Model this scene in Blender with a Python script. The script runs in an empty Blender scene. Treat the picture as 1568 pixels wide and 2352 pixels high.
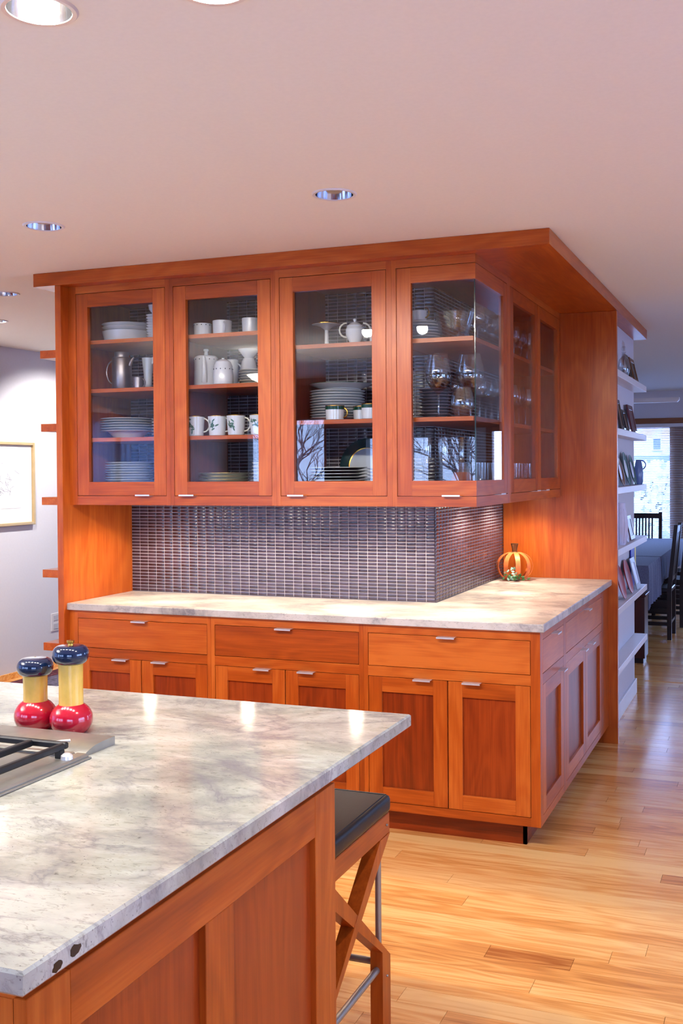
import bpy, bmesh, math, random
from math import sin, cos, pi, radians
from mathutils import Vector, Matrix
random.seed(7)
S = bpy.context.scene
COL = S.collection

# ------------------------------------------------------------------ camera
cam_d = bpy.data.cameras.new('camera')
cam = bpy.data.objects.new('camera', cam_d); COL.objects.link(cam)
yaw, pit, rol, FPX = -0.367, -0.015, 0.0071, 2430.24
PX, PY = 853.34, 1120.01
fw = Vector((sin(yaw)*cos(pit), cos(yaw)*cos(pit), sin(pit)))
rt = Vector((cos(yaw), -sin(yaw), 0)); up = rt.cross(fw)
ax = rt*cos(rol) - up*sin(rol); ay = rt*sin(rol) + up*cos(rol)
M = Matrix((ax, ay, -fw)).transposed().to_4x4(); M.translation = (0.8835, -4.1478, 1.5223)
cam.matrix_world = M
cam_d.sensor_fit = 'HORIZONTAL'; cam_d.sensor_width = 36.0
cam_d.lens = FPX*36.0/1568
cam_d.shift_x = -(PX-784)/1568; cam_d.shift_y = -(1176-PY)/1568
cam_d.clip_start = 0.05; cam_d.clip_end = 200
S.camera = cam
# ------------------------------------------------------------------ exposure, sky, large lights
S.view_settings.view_transform = 'Standard'; S.view_settings.look = 'None'
S.view_settings.gamma = 1.0; S.view_settings.use_curve_mapping = False
S.view_settings.exposure = 1.05
S.cycles.use_denoising = True; S.cycles.adaptive_threshold = .015
S.cycles.max_bounces = 9; S.cycles.transparent_max_bounces = 20; S.cycles.diffuse_bounces = 4; S.cycles.glossy_bounces = 4
S.cycles.caustics_reflective = False; S.cycles.caustics_refractive = False
S.cycles.sample_clamp_indirect = 6.0
SKY = 6.5
CAN_W, PUCK_W, UP_W = 20.0, 10.0, 280.0
world = bpy.data.worlds.new('sky'); S.world = world; world.use_nodes = True
wn = world.node_tree.nodes; wl = world.node_tree.links
bg = wn['Background']; bg.inputs['Strength'].default_value = SKY
tc = wn.new('ShaderNodeTexCoord'); sep = wn.new('ShaderNodeSeparateXYZ'); cr = wn.new('ShaderNodeValToRGB')
wl.new(tc.outputs['Generated'], sep.inputs[0]); wl.new(sep.outputs['Z'], cr.inputs[0]); wl.new(cr.outputs[0], bg.inputs['Color'])
cr.color_ramp.elements[0].position = 0.0; cr.color_ramp.elements[0].color = (0.44, 0.60, 1.0, 1)
cr.color_ramp.elements[1].position = 0.6; cr.color_ramp.elements[1].color = (0.32, 0.50, 1.0, 1)

def portal(name, loc, rot, sx, sy):
    l = bpy.data.lights.new(name, 'AREA'); l.shape = 'RECTANGLE'; l.size = sx; l.size_y = sy; l.energy = 1
    l.cycles.is_portal = True
    o = bpy.data.objects.new(name, l); COL.objects.link(o); o.location = loc; o.rotation_euler = rot
    return o
def spot(name, loc, watts, size, blend, col, rad=0.03, target=None):
    l = bpy.data.lights.new(name, 'SPOT'); l.energy = watts; l.spot_size = size; l.spot_blend = blend
    l.color = col; l.shadow_soft_size = rad
    o = bpy.data.objects.new(name, l); COL.objects.link(o); o.location = loc
    if target is not None:
        o.rotation_euler = (Vector(target)-Vector(loc)).to_track_quat('-Z', 'Y').to_euler()
    return o

# ------------------------------------------------------------------ material helpers
def lin(r, g, b):
    f = lambda c: (c/255/12.92) if c/255 <= .04045 else ((c/255+.055)/1.055)**2.4
    return (f(r), f(g), f(b), 1)
def newmat(name):
    m = bpy.data.materials.new(name); m.use_nodes = True
    nt = m.node_tree; p = nt.nodes['Principled BSDF']
    return m, nt, p
def N(nt, t, **k):
    n = nt.nodes.new(t)
    for a, v in k.items(): setattr(n, a, v)
    return n
def plain(name, col, rough=.5, metal=0., spec=.5, coat=0., var=.04, scale=14., bump=0.):
    m, nt, p = newmat(name)
    tcn = N(nt, 'ShaderNodeTexCoord'); ns = N(nt, 'ShaderNodeTexNoise'); ns.inputs['Scale'].default_value = scale; ns.inputs['Detail'].default_value = 4
    nt.links.new(tcn.outputs['Object'], ns.inputs['Vector'])
    r = N(nt, 'ShaderNodeValToRGB')
    r.color_ramp.elements[0].color = tuple(max(0, c*(1-var)) for c in col[:3])+(1,)
    r.color_ramp.elements[1].color = tuple(min(1, c*(1+var)) for c in col[:3])+(1,)
    r.color_ramp.elements[0].position = .35; r.color_ramp.elements[1].position = .65
    nt.links.new(ns.outputs['Fac'], r.inputs[0]); nt.links.new(r.outputs[0], p.inputs['Base Color'])
    p.inputs['Roughness'].default_value = rough; p.inputs['Metallic'].default_value = metal
    p.inputs['Specular IOR Level'].default_value = spec
    p.inputs['Coat Weight'].default_value = coat; p.inputs['Coat Roughness'].default_value = .08
    if bump:
        b = N(nt, 'ShaderNodeBump'); b.inputs['Strength'].default_value = bump; b.inputs['Distance'].default_value = .002
        nt.links.new(ns.outputs['Fac'], b.inputs['Height']); nt.links.new(b.outputs[0], p.inputs['Normal'])
    return m
def wood(name, axis, dark, mid, light, rough=.3, grain=1.0, coat=0.0, fig=0.35):
    """straight-grained timber; 'rnd' is stored per board and shifts and tints each one"""
    m, nt, p = newmat(name); L = nt.links
    tcn = N(nt, 'ShaderNodeTexCoord'); at = N(nt, 'ShaderNodeAttribute'); at.attribute_name = 'rnd'
    cb = N(nt, 'ShaderNodeVectorMath', operation='SCALE'); cb.inputs[0].default_value = (17.3, 23.1, 11.7)
    L.new(at.outputs['Fac'], cb.inputs['Scale'])
    ad = N(nt, 'ShaderNodeVectorMath', operation='ADD'); L.new(tcn.outputs['Object'], ad.inputs[0]); L.new(cb.outputs[0], ad.inputs[1])
    def sc(along, across):
        v = [across]*3; v['xyz'.index(axis)] = along
        mp = N(nt, 'ShaderNodeVectorMath', operation='MULTIPLY'); mp.inputs[1].default_value = v; L.new(ad.outputs[0], mp.inputs[0]); return mp
    n1 = N(nt, 'ShaderNodeTexNoise'); n1.inputs['Scale'].default_value = 1; n1.inputs['Detail'].default_value = 5; n1.inputs['Distortion'].default_value = .6
    L.new(sc(1.1, 13*grain).outputs[0], n1.inputs['Vector'])
    n2 = N(nt, 'ShaderNodeTexNoise'); n2.inputs['Scale'].default_value = 1; n2.inputs['Detail'].default_value = 3
    L.new(sc(6, 150*grain).outputs[0], n2.inputs['Vector'])
    wv = N(nt, 'ShaderNodeTexNoise'); wv.inputs['Scale'].default_value = 1; wv.inputs['Detail'].default_value = 1
    L.new(sc(1.7, 7.0*grain).outputs[0], wv.inputs['Vector'])
    sn = N(nt, 'ShaderNodeMath', operation='MULTIPLY'); sn.inputs[1].default_value = 46; L.new(wv.outputs['Fac'], sn.inputs[0])
    sn2 = N(nt, 'ShaderNodeMath', operation='SINE'); L.new(sn.outputs[0], sn2.inputs[0])
    def mad(a, k, c):
        q = N(nt, 'ShaderNodeMath', operation='MULTIPLY_ADD'); q.inputs[1].default_value = k
        L.new(a, q.inputs[0])
        if isinstance(c, float): q.inputs[2].default_value = c
        else: L.new(c, q.inputs[2])
        return q.outputs[0]
    v = mad(n1.outputs['Fac'], .6, -.14)
    v = mad(n2.outputs['Fac'], .46, v)
    v = mad(sn2.outputs[0], .16*fig, v)
    v = mad(at.outputs['Fac'], .34, v)
    r = N(nt, 'ShaderNodeValToRGB'); e = r.color_ramp.elements
    e[0].position = .12; e[0].color = dark; e[1].position = .85; e[1].color = light
    q = e.new(.5); q.color = mid
    L.new(v, r.inputs[0]); L.new(r.outputs[0], p.inputs['Base Color'])
    p.inputs['Roughness'].default_value = rough; p.inputs['Coat Weight'].default_value = coat; p.inputs['Coat Roughness'].default_value = .12; p.inputs['Specular IOR Level'].default_value = .38
    b = N(nt, 'ShaderNodeBump'); b.inputs['Strength'].default_value = .08; b.inputs['Distance'].default_value = .001
    L.new(n2.outputs['Fac'], b.inputs['Height']); L.new(b.outputs[0], p.inputs['Normal'])
    return m
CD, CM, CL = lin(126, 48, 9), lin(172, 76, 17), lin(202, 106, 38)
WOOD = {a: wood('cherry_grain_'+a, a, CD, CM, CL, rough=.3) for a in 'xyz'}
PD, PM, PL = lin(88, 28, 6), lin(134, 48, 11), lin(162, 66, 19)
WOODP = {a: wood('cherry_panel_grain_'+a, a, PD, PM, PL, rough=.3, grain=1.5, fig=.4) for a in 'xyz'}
OAK = wood('oak_floor', 'x', lin(168, 98, 46), lin(230, 160, 86), lin(250, 200, 128), rough=.24, grain=1.9, coat=.25, fig=.55)
DARKW = wood('dark_stained_wood', 'z', lin(14, 8, 12), lin(26, 14, 18), lin(40, 20, 22), rough=.3)
REDW = wood('dark_red_wood', 'z', lin(40, 10, 8), lin(62, 16, 12), lin(80, 24, 16), rough=.35)

def granite(name, rough=.12, base_=(lin(162, 163, 156), lin(180, 180, 170), lin(196, 190, 181)), amt=1.):
    m, nt, p = newmat(name); L = nt.links
    tcn = N(nt, 'ShaderNodeTexCoord')
    def mp(s, rot=(0, 0, .5)):
        q = N(nt, 'ShaderNodeMapping'); q.inputs['Scale'].default_value = s; q.inputs['Rotation'].default_value = rot
        L.new(tcn.outputs['Object'], q.inputs['Vector']); return q.outputs[0]
    def noise(vec, sc, det=6, dist=0., rough=.55):
        q = N(nt, 'ShaderNodeTexNoise'); q.inputs['Scale'].default_value = sc; q.inputs['Detail'].default_value = det
        q.inputs['Distortion'].default_value = dist; q.inputs['Roughness'].default_value = rough; L.new(vec, q.inputs['Vector']); return q.outputs['Fac']
    def ramp(f, stops):
        r = N(nt, 'ShaderNodeValToRGB'); e = r.color_ramp.elements
        e[0].position, e[0].color = stops[0][0], stops[0][1]; e[1].position, e[1].color = stops[-1][0], stops[-1][1]
        for a, c in stops[1:-1]: q = e.new(a); q.color = c
        L.new(f, r.inputs[0]); return r.outputs[0]
    def mix(f, a, b, mode='MIX'):
        q = N(nt, 'ShaderNodeMix', data_type='RGBA', blend_type=mode)
        (L.new(f, q.inputs[0]) if not isinstance(f, float) else setattr(q.inputs[0], 'default_value', f))
        for s, i in ((a, 6), (b, 7)):
            (L.new(s, q.inputs[i]) if not isinstance(s, tuple) else setattr(q.inputs[i], 'default_value', s))
        return q.outputs[2]
    W, K = (1, 1, 1, 1), (0, 0, 0, 1)
    base = ramp(noise(mp((1, 1, 1)), 4, 8, .8), [(.3, base_[0]), (.5, base_[1]), (.7, base_[2])])
    cloud = ramp(noise(mp((1, 1.7, 1), (0, 0, .7)), 2.2, 8, .35, .62), [(.32, lin(140, 137, 142)), (.46, lin(222, 221, 216)), (.55, W)])
    fine = ramp(noise(mp((10, 24, 20), (0, 0, .25)), 3.4, 5, 1.2, .7), [(.27, lin(120, 116, 122)), (.40, lin(232, 231, 228)), (.46, W)])
    c = mix(.75*amt, mix(.8*amt, base, cloud, 'MULTIPLY'), fine, 'MULTIPLY')
    # meandering grey veins, two sizes
    for sc_, rot, wd, am in ((1.15, .95, 1., .9), (2.3, .4, .8, .8)):
        vn = noise(mp((1.0, 1.8, 1.0), (0, 0, rot)), sc_, 8, .6, .62)
        d = N(nt, 'ShaderNodeMath', operation='SUBTRACT'); d.inputs[1].default_value = .5; L.new(vn, d.inputs[0])
        ab = N(nt, 'ShaderNodeMath', operation='ABSOLUTE'); L.new(d.outputs[0], ab.inputs[0])
        vm = ramp(ab.outputs[0], [(0., (am, am, am, 1)), (.007*wd, (am*.6, am*.6, am*.6, 1)), (.045*wd, K)])
        vpatch = ramp(noise(mp((1, 1, 1)), 2.6*sc_, 3), [(.40, (.08, .08, .08, 1)), (.6, W)])
        c = mix(mix(1.0, vm, vpatch, 'MULTIPLY'), c, lin(118, 114, 117))
    # small dark flecks and a few large black spots
    vo = N(nt, 'ShaderNodeTexVoronoi'); vo.inputs['Scale'].default_value = 95; L.new(mp((1, 1.6, 1)), vo.inputs['Vector'])
    fl = ramp(vo.outputs['Distance'], [(.06, W), (.16, K)])
    fp = ramp(noise(mp((1, 1, 1)), 7, 4), [(.46, K), (.58, (.95, .95, .95, 1))])
    c = mix(mix(1.0, fl, fp, 'MULTIPLY'), c, lin(74, 62, 72))
    L.new(c, p.inputs['Base Color']); p.inputs['Roughness'].default_value = rough; p.inputs['Specular IOR Level'].default_value = .5 if rough < .2 else .3
    return m
GRANITE = granite('pale_granite')
GRANITE2 = granite('lightened_granite', .3, (lin(190, 183, 175), lin(205, 197, 188), lin(216, 206, 196)), .8)  # same stone as the island, base colour lightened to suggest the puck glow
WALLW = plain('wall_paint', lin(216, 216, 226), .85, spec=.2, var=.01, scale=60, bump=.05)
CEILM = plain('ceiling_paint', lin(238, 236, 232), .9, spec=.1, var=.01, scale=80, bump=.05)
WHITE = plain('white_paint', lin(225, 222, 226), .4, var=.01)
CHROME = plain('satin_chrome', lin(225, 224, 226), .32, .55, var=.02)
STEEL = plain('brushed_steel', lin(158, 155, 148), .36, .75, var=.05, scale=40)
REFLM = plain('can_reflector', lin(225, 225, 230), .12, 1., var=.02)
IRON = plain('cast_iron', lin(30, 30, 34), .42, .3, var=.15, scale=80)
PORC = plain('white_porcelain', lin(222, 224, 228), .12, coat=.4, var=.01)
CREAM = plain('cream_porcelain', lin(226, 222, 206), .12, coat=.4, var=.01)
GOLD = plain('gold_trim', lin(190, 140, 60), .25, 1., var=.05)
GREENB = plain('green_band', lin(14, 64, 48), .15, coat=.4)
TEALG = plain('dark_green_glaze', lin(8, 56, 58), .12, coat=.5)
PEWTER = plain('pewter', lin(150, 140, 142), .35, .85, var=.08, scale=25)
NAVYDOT = plain('navy_dot', lin(50, 52, 66), .3)
HOLLY = plain('holly_green', lin(64, 104, 84), .3)
REDL = plain('red_lacquer', lin(176, 8, 40), .16, coat=.5, var=.03)
BLUEL = plain('navy_lacquer', lin(8, 28, 60), .12, coat=.6, var=.1)
YELL = plain('yellow_wood_lacquer', lin(234, 188, 88), .22, coat=.3, var=.08, scale=30)
LEATHER = plain('black_leather', lin(12, 12, 16), .42, var=.2, scale=220, bump=.12)
BLACK = plain('black_gap', lin(6, 5, 5), .6)
RUBBER = plain('dark_cavity', lin(22, 18, 18), .7)
DKFRAME = plain('dark_frame', lin(34, 14, 16), .3, var=.15)
PLUM = plain('plum_frame', lin(84, 22, 34), .3, var=.15)
BRONZE = plain('bronze_frame', lin(116, 70, 30), .35, .3, var=.2, scale=30)
ACRYL = plain('pale_stand', lin(180, 196, 216), .15, var=.02)
RUST = plain('rusty_orange_metal', lin(222, 116, 60), .5, .15, var=.12, scale=40)
BRONZED = plain('dark_bronze', lin(104, 62, 28), .45, .5, var=.15)
SAGE = plain('sage_leaf', lin(150, 190, 165), .55, var=.2, scale=60)
DGREEN = plain('deep_green_leaf', lin(52, 96, 44), .5, var=.25, scale=60)
REDG = plain('red_glaze', lin(150, 18, 14), .42, spec=.3, var=.2, scale=12)
GRNPL = plain('grey_green_glaze', lin(62, 92, 92), .5, spec=.25, var=.35, scale=26)
LAV = plain('lavender_white_glaze', lin(200, 198, 222), .35, spec=.3, var=.06)
CLOTH = plain('grey_blue_tablecloth', lin(104, 110, 138), .75, spec=.2, var=.12, scale=90, bump=.1)
GREYF = plain('grey_frame', lin(140, 140, 156), .35)
PAINTB = plain('cobalt_paint', lin(26, 30, 170), .35, var=.3, scale=14)
PAINTY = plain('yellow_paint', lin(220, 200, 96), .4, var=.1)
TILEM = None
def tile_mat():
    m, nt, p = newmat('glazed_dark_tile'); L = nt.links
    at = N(nt, 'ShaderNodeAttribute'); at.attribute_name = 'rnd'
    r = N(nt, 'ShaderNodeValToRGB'); e = r.color_ramp.elements
    e[0].position = 0; e[0].color = lin(46, 32, 38); e[1].position = 1; e[1].color = lin(64, 50, 60)
    L.new(at.outputs['Fac'], r.inputs[0]); L.new(r.outputs[0], p.inputs['Base Color'])
    tcn = N(nt, 'ShaderNodeTexCoord'); ns = N(nt, 'ShaderNodeTexNoise'); ns.inputs['Scale'].default_value = 45; L.new(tcn.outputs['Object'], ns.inputs['Vector'])
    b = N(nt, 'ShaderNodeBump'); b.inputs['Strength'].default_value = .25; b.inputs['Distance'].default_value = .002
    L.new(ns.outputs['Fac'], b.inputs['Height']); L.new(b.outputs[0], p.inputs['Normal'])
    p.inputs['Roughness'].default_value = .2; p.inputs['Specular IOR Level'].default_value = .8
    return m
TILEM = tile_mat()
GROUT = plain('grey_grout', lin(192, 184, 190), .85, var=.05, scale=60)
def glassmat(name, base=.05, tint=(1, 1, 1, 1), rough=0.):
    m = bpy.data.materials.new(name); m.use_nodes = True; nt = m.node_tree; nt.nodes.clear(); L = nt.links
    out = N(nt, 'ShaderNodeOutputMaterial'); mx = N(nt, 'ShaderNodeMixShader'); tr = N(nt, 'ShaderNodeBsdfTransparent'); gl = N(nt, 'ShaderNodeBsdfGlossy')
    tr.inputs['Color'].default_value = tint; gl.inputs['Roughness'].default_value = rough
    lw = N(nt, 'ShaderNodeLayerWeight'); lw.inputs['Blend'].default_value = .5
    pw = N(nt, 'ShaderNodeMath', operation='POWER'); pw.inputs[1].default_value = 5.; L.new(lw.outputs['Facing'], pw.inputs[0])
    ma = N(nt, 'ShaderNodeMath', operation='MULTIPLY_ADD'); ma.inputs[1].default_value = 1-base; ma.inputs[2].default_value = base; L.new(pw.outputs[0], ma.inputs[0])
    L.new(ma.outputs[0], mx.inputs[0]); L.new(tr.outputs[0], mx.inputs[1]); L.new(gl.outputs[0], mx.inputs[2]); L.new(mx.outputs[0], out.inputs[0])
    return m
PANE = glassmat('door_glass', .045, (.96, .97, .965, 1))
WPANE = glassmat('window_glass', .05, (.97, .98, 1, 1))
CRYSTAL = glassmat('clear_glassware', .15, (.93, .94, .95, 1))
AMBER = plain('red_brown_liquor', lin(168, 62, 26), .08, coat=.5)
EDGEG = plain('green_glass_edge', lin(18, 44, 42), .15)
def emis(name, col, s):
    m = bpy.data.materials.new(name); m.use_nodes = True; nt = m.node_tree; nt.nodes.clear()
    o = N(nt, 'ShaderNodeOutputMaterial'); e = N(nt, 'ShaderNodeEmission'); e.inputs[0].default_value = col; e.inputs[1].default_value = s
    nt.links.new(e.outputs[0], o.inputs[0]); return m
BULB = emis('lit_bulb', (1, .9, .76, 1), 40)
PUCKB = emis('lit_puck', (1, .82, .62, 1), 90)
OPAL = emis('lit_opal_glass', (1, .93, .84, 1), 14)

# ------------------------------------------------------------------ mesh helpers
class MB:
    def __init__(s): s.v = []; s.f = []; s.m = []; s.r = []; s.mats = []; s.smooth = True
    def mi(s, m):
        if m not in s.mats: s.mats.append(m)
        return s.mats.index(m)
    def add(s, vs, fs, mat, rnd=None):
        k = len(s.v); s.v += [tuple(a) for a in vs]; i = s.mi(mat); r = random.random() if rnd is None else rnd
        for f in fs: s.f.append(tuple(k+j for j in f)); s.m.append(i); s.r.append(r)
        return s
    def box(s, x0, x1, y0, y1, z0, z1, mat, ch=0., rnd=None):
        lo, hi = (min(x0, x1), min(y0, y1), min(z0, z1)), (max(x0, x1), max(y0, y1), max(z0, z1))
        if ch <= 0:
            vs = [(lo[0] if i & 1 == 0 else hi[0], lo[1] if i & 2 == 0 else hi[1], lo[2] if i & 4 == 0 else hi[2]) for i in range(8)]
            return s.add(vs, [(0, 2, 3, 1), (4, 5, 7, 6), (0, 1, 5, 4), (2, 6, 7, 3), (0, 4, 6, 2), (1, 3, 7, 5)], mat, rnd)
        vs, ix = [], {}
        for c in range(8):
            for a in range(3):
                p = []
                for b in range(3):
                    h = (c >> b) & 1; w = hi[b] if h else lo[b]
                    p.append(w if b == a else w+(-ch if h else ch))
                ix[c, a] = len(vs); vs.append(p)
        fs = []
        for a in range(3):
            b, d = (a+1) % 3, (a+2) % 3
            for h in (0, 1):
                q = [(h << a) | (i << b) | (j << d) for i, j in ((0, 0), (1, 0), (1, 1), (0, 1))]
                f = [ix[c, a] for c in q]; fs.append(f if h else f[::-1])
            for i in (0, 1):
                for j in (0, 1):
                    c0 = (i << a) | (j << b); c1 = c0 | (1 << d)
                    fs.append([ix[c0, a], ix[c1, a], ix[c1, b], ix[c0, b]])
        for c in range(8): fs.append([ix[c, 0], ix[c, 1], ix[c, 2]])
        return s.add(vs, fs, mat, rnd)
    def prism(s, poly, z0, z1, mat, rnd=None, axis='z'):
        n = len(poly)
        def P(a, b, h): return {'z': (a, b, h), 'x': (h, a, b), 'y': (a, h, b)}[axis]
        vs = [P(a, b, z0) for a, b in poly]+[P(a, b, z1) for a, b in poly]
        fs = [tuple(range(n))[::-1], tuple(range(n, 2*n))]+[(i, (i+1) % n, n+(i+1) % n, n+i) for i in range(n)]
        return s.add(vs, fs, mat, rnd)
    def lathe(s, prof, mat, n=28, c=(0, 0, 0), rnd=None, closed=False):
        vs, fs = [], []
        rings = []
        for r, z in prof:
            if r < 1e-6: rings.append([len(vs)]); vs.append((c[0], c[1], c[2]+z))
            else:
                rings.append(list(range(len(vs), len(vs)+n)))
                vs += [(c[0]+r*cos(2*pi*i/n), c[1]+r*sin(2*pi*i/n), c[2]+z) for i in range(n)]
        for A, B in zip(rings, rings[1:]):
            for i in range(n):
                j = (i+1) % n
                if len(A) == 1 and len(B) == 1: break
                if len(A) == 1: fs.append((A[0], B[j], B[i]))
                elif len(B) == 1: fs.append((A[i], A[j], B[0]))
                else: fs.append((A[i], A[j], B[j], B[i]))
        return s.add(vs, fs, mat, rnd)
    def tube(s, pts, rad, mat, n=8, rnd=None, flat=None, closed=False):
        pts = [Vector(p) for p in pts]; rs = rad if isinstance(rad, (list, tuple)) else [rad]*len(pts)
        vs, fs = [], []
        m = len(pts); ref = None
        for k in range(m):
            a = pts[(k-1) % m] if (k > 0 or closed) else pts[k]; b = pts[(k+1) % m] if (k < m-1 or closed) else pts[k]
            t = (b-a).normalized()
            if ref is None: ref = t.orthogonal().normalized()
            ref = (ref-t*ref.dot(t)).normalized(); q = t.cross(ref)
            for i in range(n):
                A = 2*pi*i/n; e = ref*cos(A)*rs[k]+q*sin(A)*rs[k]*(flat or 1)
                vs.append(pts[k]+e)
        for k in range(m if closed else m-1):
            for i in range(n):
                j = (i+1) % n; k2 = (k+1) % m
                fs.append((k*n+i, k*n+j, k2*n+j, k2*n+i))
        if not closed: fs += [tuple(range(n))[::-1], tuple(range((m-1)*n, m*n))]
        return s.add(vs, fs, mat, rnd)
    def ribbon(s, pts, side, w, th, mat, rnd=None):
        """flat strip of width w along unit vector side and thickness th following pts (closed list of points)"""
        pts = [Vector(p) for p in pts]; side = Vector(side).normalized(); m = len(pts); vs, fs = [], []
        for k in range(m):
            t = (pts[min(k+1, m-1)]-pts[max(k-1, 0)]).normalized(); nn = t.cross(side).normalized()
            for a, b in ((-1, -1), (1, -1), (1, 1), (-1, 1)): vs.append(pts[k]+side*a*w/2+nn*b*th/2)
        for k in range(m-1):
            for i in range(4): fs.append((k*4+i, k*4+(i+1) % 4, k*4+4+(i+1) % 4, k*4+4+i))
        fs += [(3, 2, 1, 0), tuple(range(4*m-4, 4*m))]
        return s.add(vs, fs, mat, rnd)
    def sphere(s, c, r, mat, n=14, rnd=None, sz=None):
        return s.lathe([(0, -(sz or r))]+[(r*sin(pi*i/8), -(sz or r)*cos(pi*i/8)) for i in range(1, 8)]+[(0, sz or r)], mat, n, c, rnd)
    def xform(s, mtx):
        s.v = [tuple(mtx @ Vector(p)) for p in s.v]; return s
    def mesh(s, name, off=(0, 0, 0), normals=True):
        me = bpy.data.meshes.new(name); o = Vector(off)
        me.from_pydata([tuple(Vector(p)-o) for p in s.v], [], s.f)
        for m in s.mats: me.materials.append(m)
        me.polygons.foreach_set('material_index', s.m)
        at = me.attributes.new('rnd', 'FLOAT', 'FACE'); at.data.foreach_set('value', s.r)
        if normals:
            bm = bmesh.new(); bm.from_mesh(me); bmesh.ops.recalc_face_normals(bm, faces=bm.faces); bm.to_mesh(me); bm.free()
        me.polygons.foreach_set('use_smooth', [True]*len(me.polygons)); me.set_sharp_from_angle(angle=radians(32))
        return me
    def build(s, name, parent=None, normals=True, off=None):
        L = WORLD(parent) if parent is not None else (off or Vector((0, 0, 0)))
        o = bpy.data.objects.new(name, s.mesh(name, L, normals)); COL.objects.link(o)
        if parent is not None: o.parent = parent
        elif off is not None: o.location = off
        return o
def WORLD(o):
    v = Vector((0, 0, 0))
    while o is not None: v += Vector(o.location); o = o.parent
    return v
def tag(o, label=None, cat=None, group=None, kind=None):
    if label: o['label'] = label
    if cat: o['category'] = cat
    if group: o['group'] = group
    if kind: o['kind'] = kind
    return o
def empty(name, loc, label, cat, group=None, kind=None, rz=0):
    o = bpy.data.objects.new(name, None); COL.objects.link(o); o.location = loc; o.rotation_euler = (0, 0, rz); o.empty_display_size = .05
    return tag(o, label, cat, group, kind)
def copy_thing(src, loc, label, rz=None, group=None, scale=None):
    r = src.copy(); COL.objects.link(r); r.location = loc
    if rz is not None: r.rotation_euler = (0, 0, rz)
    if scale: r.scale = (scale,)*3 if not isinstance(scale, tuple) else scale
    r['label'] = label
    if group: r['group'] = group
    for ch in src.children:
        c = ch.copy(); COL.objects.link(c); c.parent = r
        for g in ch.children:
            d = g.copy(); COL.objects.link(d); d.parent = c
    return r
ORD = ['bottom', 'second', 'third', 'fourth', 'fifth', 'sixth', 'seventh', 'eighth', 'ninth', 'tenth', 'eleventh', 'twelfth', 'thirteenth', 'fourteenth']
def nth(i, n):
    return 'lowest' if i == 0 else 'topmost' if i == n-1 else ORD[i]+' from bottom'
H = .914; CEIL = 2.465; SOF = 2.403
XL, YT, XT, YR = -2.2456, .5213, -.5962, 1.8042

# ================================================================== THE SETTING
LX, RX, FY, BY = -4.45, 3.4, -5.5, 8.95
def grid_wall(mb, axis, pos, th, a0, a1, z0, z1, holes, mat):
    As = sorted({a0, a1}|{h for o in holes for h in o[:2]}); Zs = sorted({z0, z1}|{h for o in holes for h in o[2:]})
    for i in range(len(As)-1):
        for j in range(len(Zs)-1):
            ca, cz = (As[i]+As[i+1])/2, (Zs[j]+Zs[j+1])/2
            if any(o[0] < ca < o[1] and o[2] < cz < o[3] for o in holes): continue
            if axis == 'x': mb.box(pos, pos+th, As[i], As[i+1], Zs[j], Zs[j+1], mat)
            else: mb.box(As[i], As[i+1], pos, pos+th, Zs[j], Zs[j+1], mat)
W_LEFT = [(-4.4, -2.6, .55, 2.0)]
W_RIGHT = [(-3.2, -.6, .9, 2.05), (1.6, 2.6, .9, 2.05), (5.4, 6.4, .9, 2.05)]
W_FRONT = [(-4.25, -3.30, .06, 2.1), (-2.95, -1.2, .95, 1.90), (.2, 2.6, .95, 1.88)]
W_BACK = [(-2.3, -.28, .55, 2.076), (-.16, 1.5, .55, 2.076), (1.78, 2.02, .06, 2.076)]
DARKWALL = plain('dark_plum_paint', lin(74, 60, 66), .7, var=.02)
def wall(name, axis, pos, th, a0, a1, holes, label, mat=None):
    mb = MB(); grid_wall(mb, axis, pos, th, a0, a1, 0, CEIL, holes, mat or WALLW)
    return tag(mb.build(name), label, 'wall', kind='structure')
wall('wall_left', 'x', LX-.12, .12, FY-.12, BY+.12, W_LEFT, 'pale lavender white painted wall behind the framed drawing')
wall('wall_right', 'x', RX, .12, FY-.12, BY+.12, W_RIGHT, 'pale wall of the room facing the side of the hutch')
wall('wall_front', 'y', FY-.12, .12, LX, RX, W_FRONT, 'dark plum wall with windows opposite the glass cabinet doors', DARKWALL)
wall('wall_back', 'y', BY, .12, LX, RX, W_BACK, 'blue grey end wall of the dining room above the window')
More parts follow.
